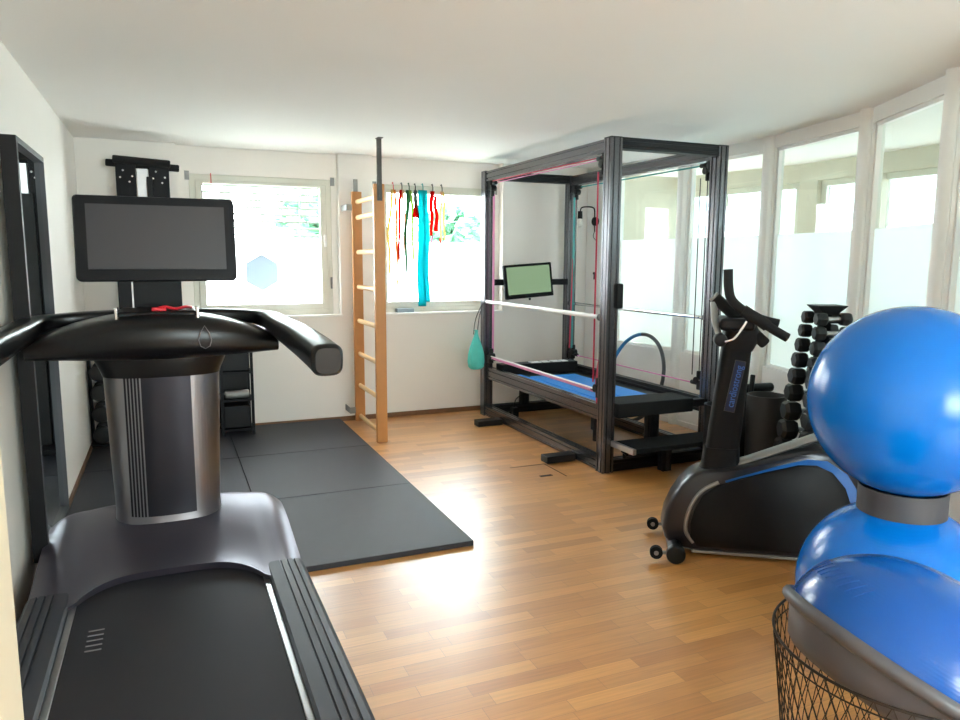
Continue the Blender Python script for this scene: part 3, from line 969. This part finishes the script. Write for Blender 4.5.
bm = B(); box(bm, 2.715, 3.475, 3.79, 4.04, .19, .22); st = part('step_board', bm, 'rubber', tf, bevel=.004)
bm = B(); box(bm, 2.69, 2.715, 3.785, 4.042, .185, .223); part('step_edge', bm, 'alu', st, bevel=.002)
bm = B(); extrusion(bm, (3.075, 3.96, .0), (3.075, 3.96, .19), .07, .06, up=(0, 1, 0)); part('step_leg', bm, 'slot', tf, smooth=0)
bm = B(); obox(bm, (2.80, 4.03, .135), (.05, .03, .03), Matrix.Rotation(.7, 3, 'Y')); cyl(bm, (2.80, 4.04, .09), (2.80, 4.04, .135), .012); part('clamp', bm, 'black', tf, bevel=.004)
# bars
bm = B(); tube(bm, [(2.655, 4.14, 1.048), (2.655, 6.06, 1.05)], .017, 16); part('hand_bar', bm, 'whitebar', tf, smooth=60, label='white bar')
bm = B(); cyl(bm, (2.655, 4.128, 1.046), (2.655, 4.165, 1.046), .024); box(bm, 2.645, 2.67, 4.126, 4.15, 1.0, 1.03); part('bar_end', bm, 'black', tf)
bm = B(); tube(bm, [(3.53, 4.13, 1.02), (3.53, 6.05, 1.02)], .014, 16); part('hand_bar', bm, 'chrome', tf, smooth=60, label='chrome bar')
for y in (4.15, 6.03):
    bm = B(); cyl(bm, (3.53, y - .015, 1.02), (3.53, y + .015, 1.02), .022); part('bar_end', bm, 'steel', tf)
# pulleys and cords
def pulley(x, y, z, sx, sy, sz):
    bm = B(); box(bm, x - .022, x + .022, y - .03, y + .03, z - .035, z + .035)
    cyl(bm, (x - .026, y + sy * .04, z - sz * .03), (x + .026, y + sy * .04, z - sz * .03), .026)
    rcyl(bm, (x, y + sy * .05, z + .01), (x, y + sy * .11, z + .01), .016)
    rcyl(bm, (x + sx * .01, y + sy * .03, z - sz * .04), (x + sx * .01, y + sy * .03, z - sz * .10), .018)
    part('pulley', bm, 'black', tf, bevel=.003)
YA, YBk = FY0 + P + .032, FY1 - P - .032
for x in (FX0 + .045, FX1 - .045):
    for y, sy in ((YA, 1), (YBk, -1)):
        pulley(x, y, 2.08, 0, sy, 1); pulley(x, y, .53, 0, sy, -1)
def cord(name, p0, p1, r, m, rx=None, label=None):
    bm = B(); tube(bm, [p0, p1], r, 8, up=None if abs(p0[2] - p1[2]) > .5 else (0, 0, 1), rx=rx); part(name, bm, m, tf, smooth=60, label=label)
x = FX0 + .04
cord('cord', (x, YA + .05, 2.095), (x, YBk - .05, 2.11), .005, 'crimson', label='red cord')
cord('cord', (x + .02, YA + .05, 2.085), (x + .02, YBk - .05, 2.095), .004, 'pink', label='pink cord')
cord('cord', (x - .02, YA + .06, .60), (x - .02, YA + .06, 2.0), .006, 'crimson', label='red cord')
cord('cord', (x + .02, YBk - .03, .60), (x + .02, YBk - .03, 2.0), .010, 'pink', label='pink cord')
cord('cord', (x, YA + .08, .535), (x, YBk - .05, .545), .012, 'pink', .012, label='pink cord')
cord('cord', (x - .012, YA + .08, .553), (x - .012, YBk - .05, .563), .006, 'whitebar', .008, label='white cord')
x = FX1 - .045
cord('cord', (x, YA + .05, 2.09), (x, YBk - .05, 2.09), .006, 'teal', label='teal cord')
cord('cord', (x, YA + .03, .60), (x, YA + .03, 2.0), .004, 'steel', label='grey cord')
cord('cord', (x - .03, YA + .07, .60), (x - .03, YA + .07, 2.0), .004, 'steel', label='grey cord')
cord('cord', (x - .02, YBk - .03, .60), (x - .02, YBk - .03, 2.0), .010, 'teal', label='teal cord')
cord('cord', (x - .045, YBk - .03, .60), (x - .01, YBk - .03, 2.0), .006, 'crimson', label='red cord')
cord('cord', (x, YA + .08, .535), (x, YBk - .05, .535), .005, 'pink', label='pink cord')
bm = B()
lp = []
for k in range(13):
    q = k / 12; z = .86 - .42 * q; w_ = .012 + .03 * math.sin(q * PI) ** .8
    cx, cy = 2.70 - .02 * math.sin(q * 3), 4.17 + .05 * q
    lp.append([Vector((cx - w_ * .3, cy - w_, z)), Vector((cx + .014, cy - w_ * .4, z)), Vector((cx + w_ * .3, cy + w_, z)), Vector((cx - .014, cy + w_ * .4, z))])
rings(bm, lp); part('hanging_strap', bm, 'crimson', tf, smooth=60, label='red strap')
bm = B(); box(bm, 2.69, 2.742, 4.018, 4.07, 1.11, 1.275); part('handle', bm, 'black', tf, bevel=.012, segs=3)
bm = B(); box(bm, FX0 + P, FX1 - P, 6.05, 6.09, 1.195, 1.25); part('screen_bar', bm, 'satin', tf, bevel=.004)
bm = B(); box(bm, FX0 + .03, FX0 + .06, 4.2, 4.25, .26, .345); rcyl(bm, (FX0 + .05, 4.22, .18), (FX0 + .05, 4.22, .30), .018); part('locking_lever', bm, 'black', tf)

# screen hung on the frame
sc_ = thing('monitor', 'small flat screen showing green, mounted on the far side of the training frame', 'screen', (3.07, 6.03, 1.08))
rt = Matrix.Rotation(math.radians(-5), 3, 'X') @ Matrix.Rotation(math.radians(-4), 3, 'Y')
c = Vector((3.058, 6.02, 1.236)); bm = B(); lp = []
for y, k in ((-.018, .985), (-.012, 1), (.012, 1), (.02, .94)):
    lp.append([c + rt @ Vector((p[0] * k, y, p[1] * k)) for p in rrect(.49, .31, .01)])
rings(bm, lp); part('housing', bm, 'satin', sc_)
bm = B(); obox(bm, c + rt @ Vector((0, -.0185, .008)), (.44, .003, .25), rt); part('display', bm, 'gscreen', sc_)
bm = B(); box(bm, 3.04, 3.10, 6.03, 6.052, 1.2, 1.25); part('bracket', bm, 'black', sc_)
bm = B(); box(bm, 3.06, 3.075, 5.995, 6.01, 1.06, 1.08); part('sensor', bm, 'black', sc_)

# power adapter on the floor under the bench
pa = thing('power_adapter', 'black adapter with cable on the base rail below the bench', 'adapter', (2.86, 5.9, 0))
bm = B(); box(bm, 2.84, 2.90, 5.86, 5.93, 0, .09); box(bm, 2.82, 2.92, 5.9, 5.94, 0, .05); part('plug', bm, 'black', pa, bevel=.006)
bm = B(); tube(bm, smooth_path([(2.87, 5.9, .09), (2.90, 5.92, .16), (2.99, 5.93, .22), (2.95, 5.95, .30), (2.93, 5.97, .365)], 6), .006, 8); part('cable', bm, 'black', pa)

# drawstring bag
bg_ = thing('drawstring_bag', 'turquoise drawstring bag hanging from the far left post of the training frame', 'bag', (2.52, 6.0, .45))
bm = B(); prof = [(.005, 0), (.05, .005), (.075, .03), (.082, .08), (.078, .14), (.062, .2), (.04, .26), (.022, .31), (.014, .345), (.02, .36)]
lp = []
for r, z in prof:
    lp.append([Vector((2.525 + .012 + r * math.cos(2 * PI * k / 32) * (.92 + .08 * math.sin(7 * 2 * PI * k / 32)), 6.01 + r * .75 * math.sin(2 * PI * k / 32), .44 + z)) for k in range(32)])
rings(bm, lp); part('pouch', bm, 'bag', bg_, smooth=60)
bm = B()
for q in (-.05, .012):
    tube(bm, smooth_path([(2.54 + q * .6, 6.01, .76), (2.565 + q * .5, 6.03, .9), (2.62, 6.045, 1.055)], 5), .004, 6)
part('drawstring', bm, 'black', bg_)

# ================================================================ HOOP between frame and partition
bm = B(); pts = []
lean = math.radians(14); hc = Vector((3.735, 5.27, .41)); R_ = .385
for k in range(64):
    a = 2 * PI * k / 64
    pts.append(hc + Vector((math.sin(lean) * R_ * math.sin(a), R_ * math.cos(a), math.cos(lean) * R_ * math.sin(a))))
tube(bm, pts, .016, 12, closed=True)
for f in bm.faces:
    c_ = f.calc_center_median() - hc
    f.material_index = 1 if (c_.y > .03 and c_.z > .05) else 0
hp = solo('exercise_hoop', bm, ['hoopdark', 'hoopblue'], 'dark grey and blue hoop leaning between training frame and white partition', 'hoop', (3.66, 5.27, .02), smooth=60)

# ================================================================ WALL LAMP
wl = thing('wall_lamp', 'small black swan neck wall lamp with bare bulb on the white jamb', 'lamp', (3.86, 6.17, 1.80))
u = Vector((-.98, -.18, 0)); c = Vector((3.864, 6.17, 1.80))
bm = B(); cyl(bm, c + u * -.004, c + u * .022, .042, n=28); part('rosette', bm, 'black', wl)
bm = B(); tube(bm, smooth_path([c + u * .015 + Vector((0, 0, -.10)), c + u * .02, c + u * .022 + Vector((0, 0, .10)), c + u * .035 + Vector((-.01, 0, .13)), c + u * .08 + Vector((-.03, 0, .135)), c + u * .13 + Vector((-.05, 0, .125)), c + u * .145 + Vector((-.055, 0, .09))], 6), .0065, 8); part('arm', bm, 'black', wl)
s = c + u * .145 + Vector((-.055, 0, .09))
bm = B(); cyl(bm, s, s + Vector((0, 0, -.07)), .022, .024); part('socket', bm, 'black', wl)
bm = B(); lathe(bm, [(.012, -.068), (.018, -.085), (.026, -.10), (.03, -.118), (.025, -.138), (.012, -.148), (0, -.15)], 24, Matrix.Translation(s)); part('bulb', bm, 'bulb', wl, smooth=60)
bm = B(); tube(bm, smooth_path([c + u * .02 + Vector((0, 0, -.1)), c + u * .03 + Vector((0, 0, -.15)), c + u * .01 + Vector((.02, -.02, -.2))], 5), .003, 6); part('cable', bm, 'black', wl)
bm = B(); cyl(bm, (3.872, 6.165, 1.30), (3.845, 6.16, 1.30), .013); box(bm, 3.85, 3.872, 6.15, 6.172, 1.24, 1.3)
solo('wall_hook', bm, 'black', 'small black fitting on the white jamb below the wall lamp', 'hook', (3.87, 6.16, 1.28))

# ================================================================ EXERCISE BIKE  (local x to the rear, y away from the camera)
RB = math.atan2(-.559, .829)
bk = thing('exercise_bike', 'black upright exercise bike with grey shell standing behind the blue balls', 'exercise bike', (2.2, 2.87, 0), RB, local=True)
def half(x, z): return .085
shell = [(.153, .03), (.06, .045), (.03, .08), (.018, .13), (.03, .21), (.06, .285), (.095, .345), (.14, .395), (.185, .425), (.28, .435), (.36, .452), (.50, .497), (.62, .538), (.72, .556), (.80, .535), (.88, .455), (.93, .33), (.95, .2), (.93, .08), (.86, .03)]
bm = B()
lp = []
cx, cz = .48, .25
for y, k in ((-.098, .955), (-.088, .985), (-.06, 1), (.06, 1), (.088, .985), (.098, .955)):
    lp.append([Vector((cx + (p[0] - cx) * k, y, cz + (p[1] - cz) * k)) for p in shell])
rings(bm, lp); part('body_shell', bm, 'bikeshell', bk, smooth=50)
cover = [(.185, .055), (.15, .10), (.148, .17), (.165, .24), (.20, .31), (.26, .36), (.36, .402), (.50, .448), (.62, .483), (.70, .486), (.77, .455), (.83, .385), (.87, .275), (.88, .15), (.86, .055)]
for s in (-1, 1):
    bm = B(); lp = []
    for y, k in ((.09, 1), (.104, 1), (.110, .97)):
        lp.append([Vector((.5 + (p[0] - .5) * k, s * y, .25 + (p[1] - .25) * k)) for p in cover])
    rings(bm, lp); cv = part('side_cover', bm, 'bikecover', bk, smooth=40)
    # ball's blue reflection painted as a band along the cover top
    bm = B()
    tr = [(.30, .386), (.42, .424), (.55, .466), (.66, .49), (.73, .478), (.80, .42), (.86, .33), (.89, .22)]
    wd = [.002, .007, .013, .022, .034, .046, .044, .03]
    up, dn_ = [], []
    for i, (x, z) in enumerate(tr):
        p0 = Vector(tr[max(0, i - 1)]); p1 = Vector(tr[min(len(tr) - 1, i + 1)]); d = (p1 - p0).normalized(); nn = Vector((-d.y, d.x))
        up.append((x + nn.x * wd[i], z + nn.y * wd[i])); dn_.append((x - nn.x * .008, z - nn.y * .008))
    prism(bm, up + dn_[::-1], s * .092, s * .1015); part('blue_reflection', bm, 'bikereflect', cv, smooth=0, label='blue reflection painted on the shell')
bm = B()
tr = smooth_path([(.165, 0, .07), (.13, 0, .12), (.13, 0, .19), (.155, 0, .27), (.20, 0, .335), (.27, 0, .378)], 5)
tube(bm, [(p.x, -.096, p.z) for p in tr], .012, 8, up=(0, 1, 0), rx=.010); part('front_moulding', bm, 'bikerail', bk, smooth=60)
bm = B(); box(bm, .16, .90, -.10, .10, .018, .034); part('bottom_rail', bm, 'bikerail', bk, bevel=.004)
bm = B(); tube(bm, [(.34, 0, .44), (.72, 0, .60)], .016, 14, up=(0, 0, 1), rx=.045); part('seat_rail', bm, 'bikerail', bk, smooth=50)
bm = B(); cyl(bm, (.76, 0, .50), (.80, 0, .86), .03); part('seat_post', bm, 'bikerail', bk)
bm = B(); lp = []
for k in range(15):
    q = k / 14; x = .66 + .27 * q; w_ = .035 + .075 * (q ** 1.4)
    if q > .92: w_ *= .85
    lp.append([Vector((x, p[0], .90 + .02 * q + p[1])) for p in super_ell(w_, .035, 2.4, 20)])
rings(bm, lp); part('seat', bm, 'black', bk, smooth=60)
# front stabiliser with transport wheels and rear one
for x in (.078, .88):
    bm = B(); rcyl(bm, (x, -.22, .045), (x, .25, .045), .034); part('stabiliser', bm, 'bikeshell', bk)
for y in (-.225, .215):
    bm = B(); rcyl(bm, (.078, y, .046), (.078, y + .05, .046), .045, .012, 24); part('stabiliser_cap', bm, 'gloss', bk)
for y in (-.19, .20):
    bm = B(); cyl(bm, (-.012, y - .014, .045), (-.012, y + .014, .045), .030, n=28); wh = part('transport_wheel', bm, 'rubber', bk)
    bm = B(); cyl(bm, (-.012, y - .017, .045), (-.012, y + .017, .045), .011); box(bm, -.012, .05, y - .006, y + .006, .038, .052); part('wheel_hub', bm, 'zinc', wh)
# column
bm = B(); lp = []
for z, x0, x1, h in ((.40, .175, .395, .068), (.44, .195, .375, .06), (.50, .202, .372, .056), (.53, .205, .372, .056)):
    lp.append([Vector(((x0 + x1) / 2 + p[0], p[1], z)) for p in super_ell((x1 - x0) / 2, h, 3, 28)])
rings(bm, lp); part('column_base', bm, 'bikecover', bk, smooth=50)
bm = B(); lp = []
for k in range(9):
    q = k / 8; z = .51 + .53 * q; x0 = .212 + .055 * q; x1 = .368 + .035 * q
    lp.append([Vector(((x0 + x1) / 2 + p[0], p[1], z)) for p in super_ell((x1 - x0) / 2, .05, 3.4, 32)])
rings(bm, lp); cl = part('column', bm, 'bikecover', bk, smooth=50)
tilt = Matrix.Rotation(math.radians(-82), 3, 'Y')
ang = math.atan2(.226, .033)
pc = Vector((.328, -.0515, .835))
ax = Vector((.0385, 0, .226)).normalized()            # up along the plate
ry = Vector((0, -1, 0)); rx = ax.cross(ry)
mt3 = Matrix((rx, ax, ry)).transposed()
bm = B(); obox(bm, pc, (.046, .245, .003), mt3); pl = part('name_plate', bm, 'navy', cl, smooth=0)
bm = B()
for sx, sy, cxx, cyy in ((.048, .0025, 0, .1235), (.048, .0025, 0, -.1235), (.0025, .248, .0235, 0), (.0025, .248, -.0235, 0)):
    obox(bm, pc + mt3 @ Vector((cxx, cyy, .001)), (sx, sy, .003), mt3)
part('plate_border', bm, 'steel', pl, smooth=0)
fc = bpy.data.curves.new('lettering', 'FONT')
fc.body = 'cardiostrong'; fc.size = .046; fc.extrude = .0006; fc.align_x = 'CENTER'; fc.align_y = 'CENTER'
fc.materials.append(M['bluetext'])
tmp = bpy.data.objects.new('lettering_curve', fc); COL.objects.link(tmp)
bpy.context.view_layer.update()
lm = bpy.data.meshes.new_from_object(tmp.evaluated_get(bpy.context.evaluated_depsgraph_get()))
bpy.data.objects.remove(tmp)
to = bpy.data.objects.new('lettering', lm); COL.objects.link(to); to.parent = pl
# text runs upwards along the plate, read from the camera side
tm3 = Matrix((ax, -rx, ry)).transposed()
to.matrix_local = Matrix.Translation(pc + ry * .0022) @ tm3.to_4x4() @ Matrix.Scale(.86, 4, (1, 0, 0))
# head, handlebars, console
bm = B(); lp = []
for z, x0, x1, h in ((1.0, .265, .405, .05), (1.05, .26, .43, .06), (1.10, .27, .43, .065), (1.16, .30, .40, .05)):
    lp.append([Vector(((x0 + x1) / 2 + p[0], p[1], z)) for p in super_ell((x1 - x0) / 2, h, 3, 24)])
rings(bm, lp); part('handlebar_head', bm, 'black', bk, smooth=50)
for s, nm in ((-1, 'near'), (1, 'far')):
    bm = B(); y = s * .12
    if s < 0:
        pts = smooth_path([(.262, y, 1.385), (.268, y, 1.30), (.285, y, 1.245), (.335, y, 1.20), (.41, y, 1.155), (.47, y, 1.115), (.535, y, 1.078)], 6)
    else:
        pts = smooth_path([(.34, y - .03, 1.18), (.40, y, 1.17), (.47, y + .02, 1.14), (.545, y + .02, 1.122)], 6)
    tube(bm, pts, .021, 14); part('handlebar', bm, 'foam', bk, smooth=60)
bm = B(); pts = [Vector((.335, -.12, 1.20)), Vector((.37, -.12, 1.178)), Vector((.41, -.12, 1.155)), Vector((.445, -.12, 1.13))]
tube(bm, pts, .027, 14); part('grip_sleeve', bm, 'foam', bk, smooth=60)
bm = B(); rcyl(bm, (.222, -.02, 1.252), (.462, -.02, 1.035), .027); gb = part('console_bar', bm, 'foam', bk, smooth=50)
bm = B(); cyl(bm, (.214, -.02, 1.259), (.222, -.02, 1.252), .024); part('end_plate', bm, 'zinc', gb)
bm = B(); box(bm, .24, .40, -.10, .12, 1.10, 1.16); part('console', bm, 'black', bk, bevel=.02)
bm = B(); tube(bm, smooth_path([(.215, -.03, 1.23), (.222, -.05, 1.15), (.235, -.07, 1.10), (.25, -.075, 1.065)], 5), .012, 10, rx=.02); part('bracket', bm, 'bikerail', bk)
bm = B(); rcyl(bm, (.245, -.13, 1.06), (.245, -.06, 1.06), .03); part('knob', bm, 'iron', bk)
bm = B(); tube(bm, smooth_path([(.26, -.135, 1.055), (.30, -.13, 1.07), (.335, -.12, 1.115), (.355, -.12, 1.15)], 5), .006, 8); part('lever', bm, 'chrome', bk, label='bent chrome lever')

# ================================================================ EXERCISE BALLS
bx, by, R0 = 2.225, 1.605, .311
def ball(z, label, tilt_):
    bm = B(); bmesh.ops.create_uvsphere(bm, u_segments=96, v_segments=64, radius=R0)
    o = solo('exercise_ball', bm, 'ball', label, 'exercise ball', (bx, by, z), smooth=60, local=True)
    o.rotation_euler = (tilt_[0], tilt_[1], 0)
    return o
ball(R0, 'shiny blue exercise ball standing on the floor under the grey ring', (0.1, -.15))
ball(.969, 'shiny blue exercise ball stacked on top of the grey ring', (-.25, .2))
bm = B()
lathe(bm, [(.130, .594), (.134, .594), (.134, .680), (.130, .680), (.130, .594)], 64, Matrix.Translation((bx, by, 0)))
solo('ball_stacker_ring', bm, 'ring', 'dark grey ring between the two stacked blue balls', 'ring', (bx, by, .588), smooth=40)

# ================================================================ WIRE BASKET, HALF BALL TRAINER
bc = Vector((1.613, 1.097)); RT, RBt, ZR = .318, .26, .508
wbk = thing('wire_basket', 'round dark wire basket holding the half ball trainer at the bottom right', 'basket', (bc.x, bc.y, 0))
bm = B()
def ringpts(r, z, n=72): return [(bc.x + r * math.cos(2 * PI * k / n), bc.y + r * math.sin(2 * PI * k / n), z) for k in range(n)]
tube(bm, ringpts(RT, ZR), .0036, 8, closed=True); tube(bm, ringpts(RT - .003, ZR - .03), .002, 6, closed=True); part('rim', bm, 'wire', wbk)
bm = B()
NW = 56
for k in range(NW):
    for d in (1, -1):
        pts = []
        for j in range(13):
            q = j / 12; a = 2 * PI * (k + d * q * 5.5) / NW; r = RBt + (RT - RBt) * q
            pts.append((bc.x + r * math.cos(a), bc.y + r * math.sin(a), .006 + (ZR - .006) * q))
        if d == 1 or k % 1 == 0: tube(bm, pts, .0012, 4)
part('mesh_wall', bm, 'wire', wbk, smooth=0)
bm = B(); tube(bm, ringpts(RBt, .006), .005, 6, closed=True)
for k in range(-6, 7):
    x = k * .04; y = math.sqrt(RBt ** 2 - x * x); tube(bm, [(bc.x + x, bc.y - y, .006), (bc.x + x, bc.y + y, .006)], .002, 4); tube(bm, [(bc.x - y, bc.y + x, .006), (bc.x + y, bc.y + x, .006)], .002, 4)
part('mesh_bottom', bm, 'wire', wbk, smooth=0)

A = Vector((0.4967, -0.1182, 0.8599)).normalized()
d_ = A
u_ = A.cross(Vector((0, 0, 1))).normalized()
v_ = d_.cross(u_)
mtb = Matrix.Translation((1.5813, 1.1019, 0.4633)) @ Matrix((u_, v_, d_)).transposed().to_4x4()
hb = thing('half_ball_trainer', 'blue domed half ball trainer with grey base tilted in the wire basket', 'balance trainer', (1.5813, 1.1019, 0.4633), local=True)
hb.rotation_mode = 'QUATERNION'; hb.rotation_quaternion = Matrix((u_, v_, d_)).transposed().to_quaternion()
bm = B(); RD, HD = .283, .225
lathe(bm, [(RD * math.sin(PI / 2 * (1 - k / 28)) if k < 28 else 0, .014 + HD * math.sin(PI / 2 * k / 28)) for k in range(29)], 96)
part('dome', bm, 'dome', hb, smooth=60)
bm = B()
for k in range(0, 22):
    a = math.radians(-80 - 5.4 * k)
    pts = []
    for j in range(6):
        q = .20 + .12 * j / 5
        th = PI / 2 * (1 - q)
        pts.append(Vector(((RD + .001) * math.sin(th) * math.cos(a + .09 * j / 5), (RD + .001) * math.sin(th) * math.sin(a + .09 * j / 5), .014 + (HD + .001) * math.cos(th))))
    tube(bm, pts, .0016, 6)
part('grip_ribs', bm, 'dome', hb, smooth=60)
bm = B()
lathe(bm, [(.278, .014), (.292, .016), (.301, .010), (.304, 0), (.301, -.010), (.292, -.016), (.276, -.02), (.262, -.05), (.245, -.085), (.225, -.10), (.0, -.105)], 96)
part('base', bm, 'grey', hb, smooth=40)
# things below it in the basket
bm = B(); rcyl(bm, (1.40, 1.01, .08), (1.55, 1.0, .20), .045, .01); solo('foam_roll', bm, 'clearplastic', 'silvery wrapped roll in the wire basket under the half ball', 'roll', (1.4, 1.01, .1))
bm = B(); bmesh.ops.create_icosphere(bm, subdivisions=4, radius=1)
for v in bm.verts:
    p = v.co.copy(); k = 1 + .12 * math.sin(5 * p.x + 2) * math.sin(4 * p.y) + .08 * math.sin(9 * p.z + p.x * 6)
    v.co = Vector((1.68 + p.x * .15 * k, 1.10 + p.y * .15 * k, .10 + p.z * .08 * k))
solo('black_cushion', bm, 'rubber', 'black cushion lying in the bottom of the wire basket', 'cushion', (1.68, 1.10, .02), smooth=60)

# ================================================================ DUMBBELL TOWER
T = Vector((3.43, 3.02)); dA = Vector((.919, -.394)); pA = Vector((.394, .919))
rz = math.atan2(dA.y, dA.x)
dt = thing('dumbbell_tower', 'black tower rack full of hex dumbbells beside the glazed partition', 'rack', (T.x, T.y, 0), rz, local=True)
bm = B(); box(bm, -.22, .22, -.24, .24, 0, .05); part('base', bm, 'satin', dt, bevel=.008)
for s in (-1, 1):
    bm = B(); prism(bm, [(-.05 * s, 1.14), (.02 * s, 1.14), (-.03 * s, .05), (-.20 * s, .05)] if s < 0 else [(-.02, 1.14), (.05, 1.14), (.20, .05), (.03, .05)], -.02, .02, 'x'); part('side_plate', bm, 'satin', dt)
bm = B(); lp = []
for z, a, b in ((1.125, .045, .05), (1.14, .05, .055), (1.174, .082, .075), (1.178, .082, .075)):
    lp.append([Vector((sx * a, sy * b, z)) for sx, sy in ((-1, -1), (1, -1), (1, 1), (-1, 1))])
rings(bm, lp); part('top_tray', bm, 'iron', dt, smooth=0)
rowz = [1.104, 1.025, .94, .85, .753, .653, .540, .425, .312]
size = [.040, .042, .046, .050, .054, .057, .062, .064, .064]
ords = ['top', 'second', 'third', 'fourth', 'fifth', 'sixth', 'seventh', 'eighth', 'ninth']
def make_db(r, L, label, loc):
    t = thing('hex_dumbbell', label, 'dumbbell', loc, rz, group='hex dumbbells on the tower', local=True)
    for s in (-1, 1):
        bm = B(); h = r * .95; x0, x1 = s * (L / 2 - 2 * h * .8), s * L / 2; lp = []
        for x, k in ((x0, .78), (x0 + (x1 - x0) * .2, 1), (x0 + (x1 - x0) * .8, 1), (x1, .78)):
            lp.append([Vector((x, r * k * math.cos(j * PI / 3), r * k * math.sin(j * PI / 3))) for j in range(6)])
        rings(bm, lp); part('head', bm, 'iron', t, smooth=0, bevel=.003)
    bm = B(); cyl(bm, (-L / 2 + r * 1.4, 0, 0), (L / 2 - r * 1.4, 0, 0), .014); part('handle', bm, 'alu', t)
    return t
for i, (z, r) in enumerate(zip(rowz, size)):
    L = .195 + .019 * i
    off = .08 + .105 * (1.105 - z)
    for s, side in ((-1, 'near side'), (1, 'partition side')):
        p = T + pA * (s * off)
        make_db(r, L, 'hex dumbbell on the %s of the tower, %s row from the top' % (side, ords[i]), (p.x, p.y, z))
        # saddle that carries it
        bm = B(); y = s * off
        box(bm, -.045, .045, min(0, y), max(0, y), z - .024, z - .016); part('saddle', bm, 'satin', dt)

# ================================================================ BINS between bike and tower
def bin_(x, y, r, h, m, label):
    bm = B(); lathe(bm, [(0, 0), (r * .92, 0), (r * .94, .01), (r, h - .01), (r, h), (r - .012, h), (r - .02, h - .02), (r * .88, .02), (0, .02)], 48, Matrix.Translation((x, y, 0)))
    return solo('bin', bm, m, label, 'bin', (x, y, 0), smooth=40)
bin_(3.50, 3.50, .122, .575, 'bin', 'tall round brown black bin between bike column and dumbbell tower')
bin_(3.28, 3.66, .11, .50, 'black', 'black round bin partly hidden behind the bike column')
fr = thing('medicine_ball_rack', 'low black holder with clamp standing behind the bike column', 'holder', (3.62, 3.71, 0))
bm = B(); box(bm, 3.50, 3.74, 3.64, 3.78, .0, .55); part('body', bm, 'black', fr, bevel=.02)
bm = B(); rcyl(bm, (3.50, 3.72, .578), (3.74, 3.70, .578), .03); part('clamp_bar', bm, 'satin', fr)
bm = B(); rcyl(bm, (3.52, 3.66, .55), (3.53, 3.66, .68), .016); part('clamp_lever', bm, 'black', fr)
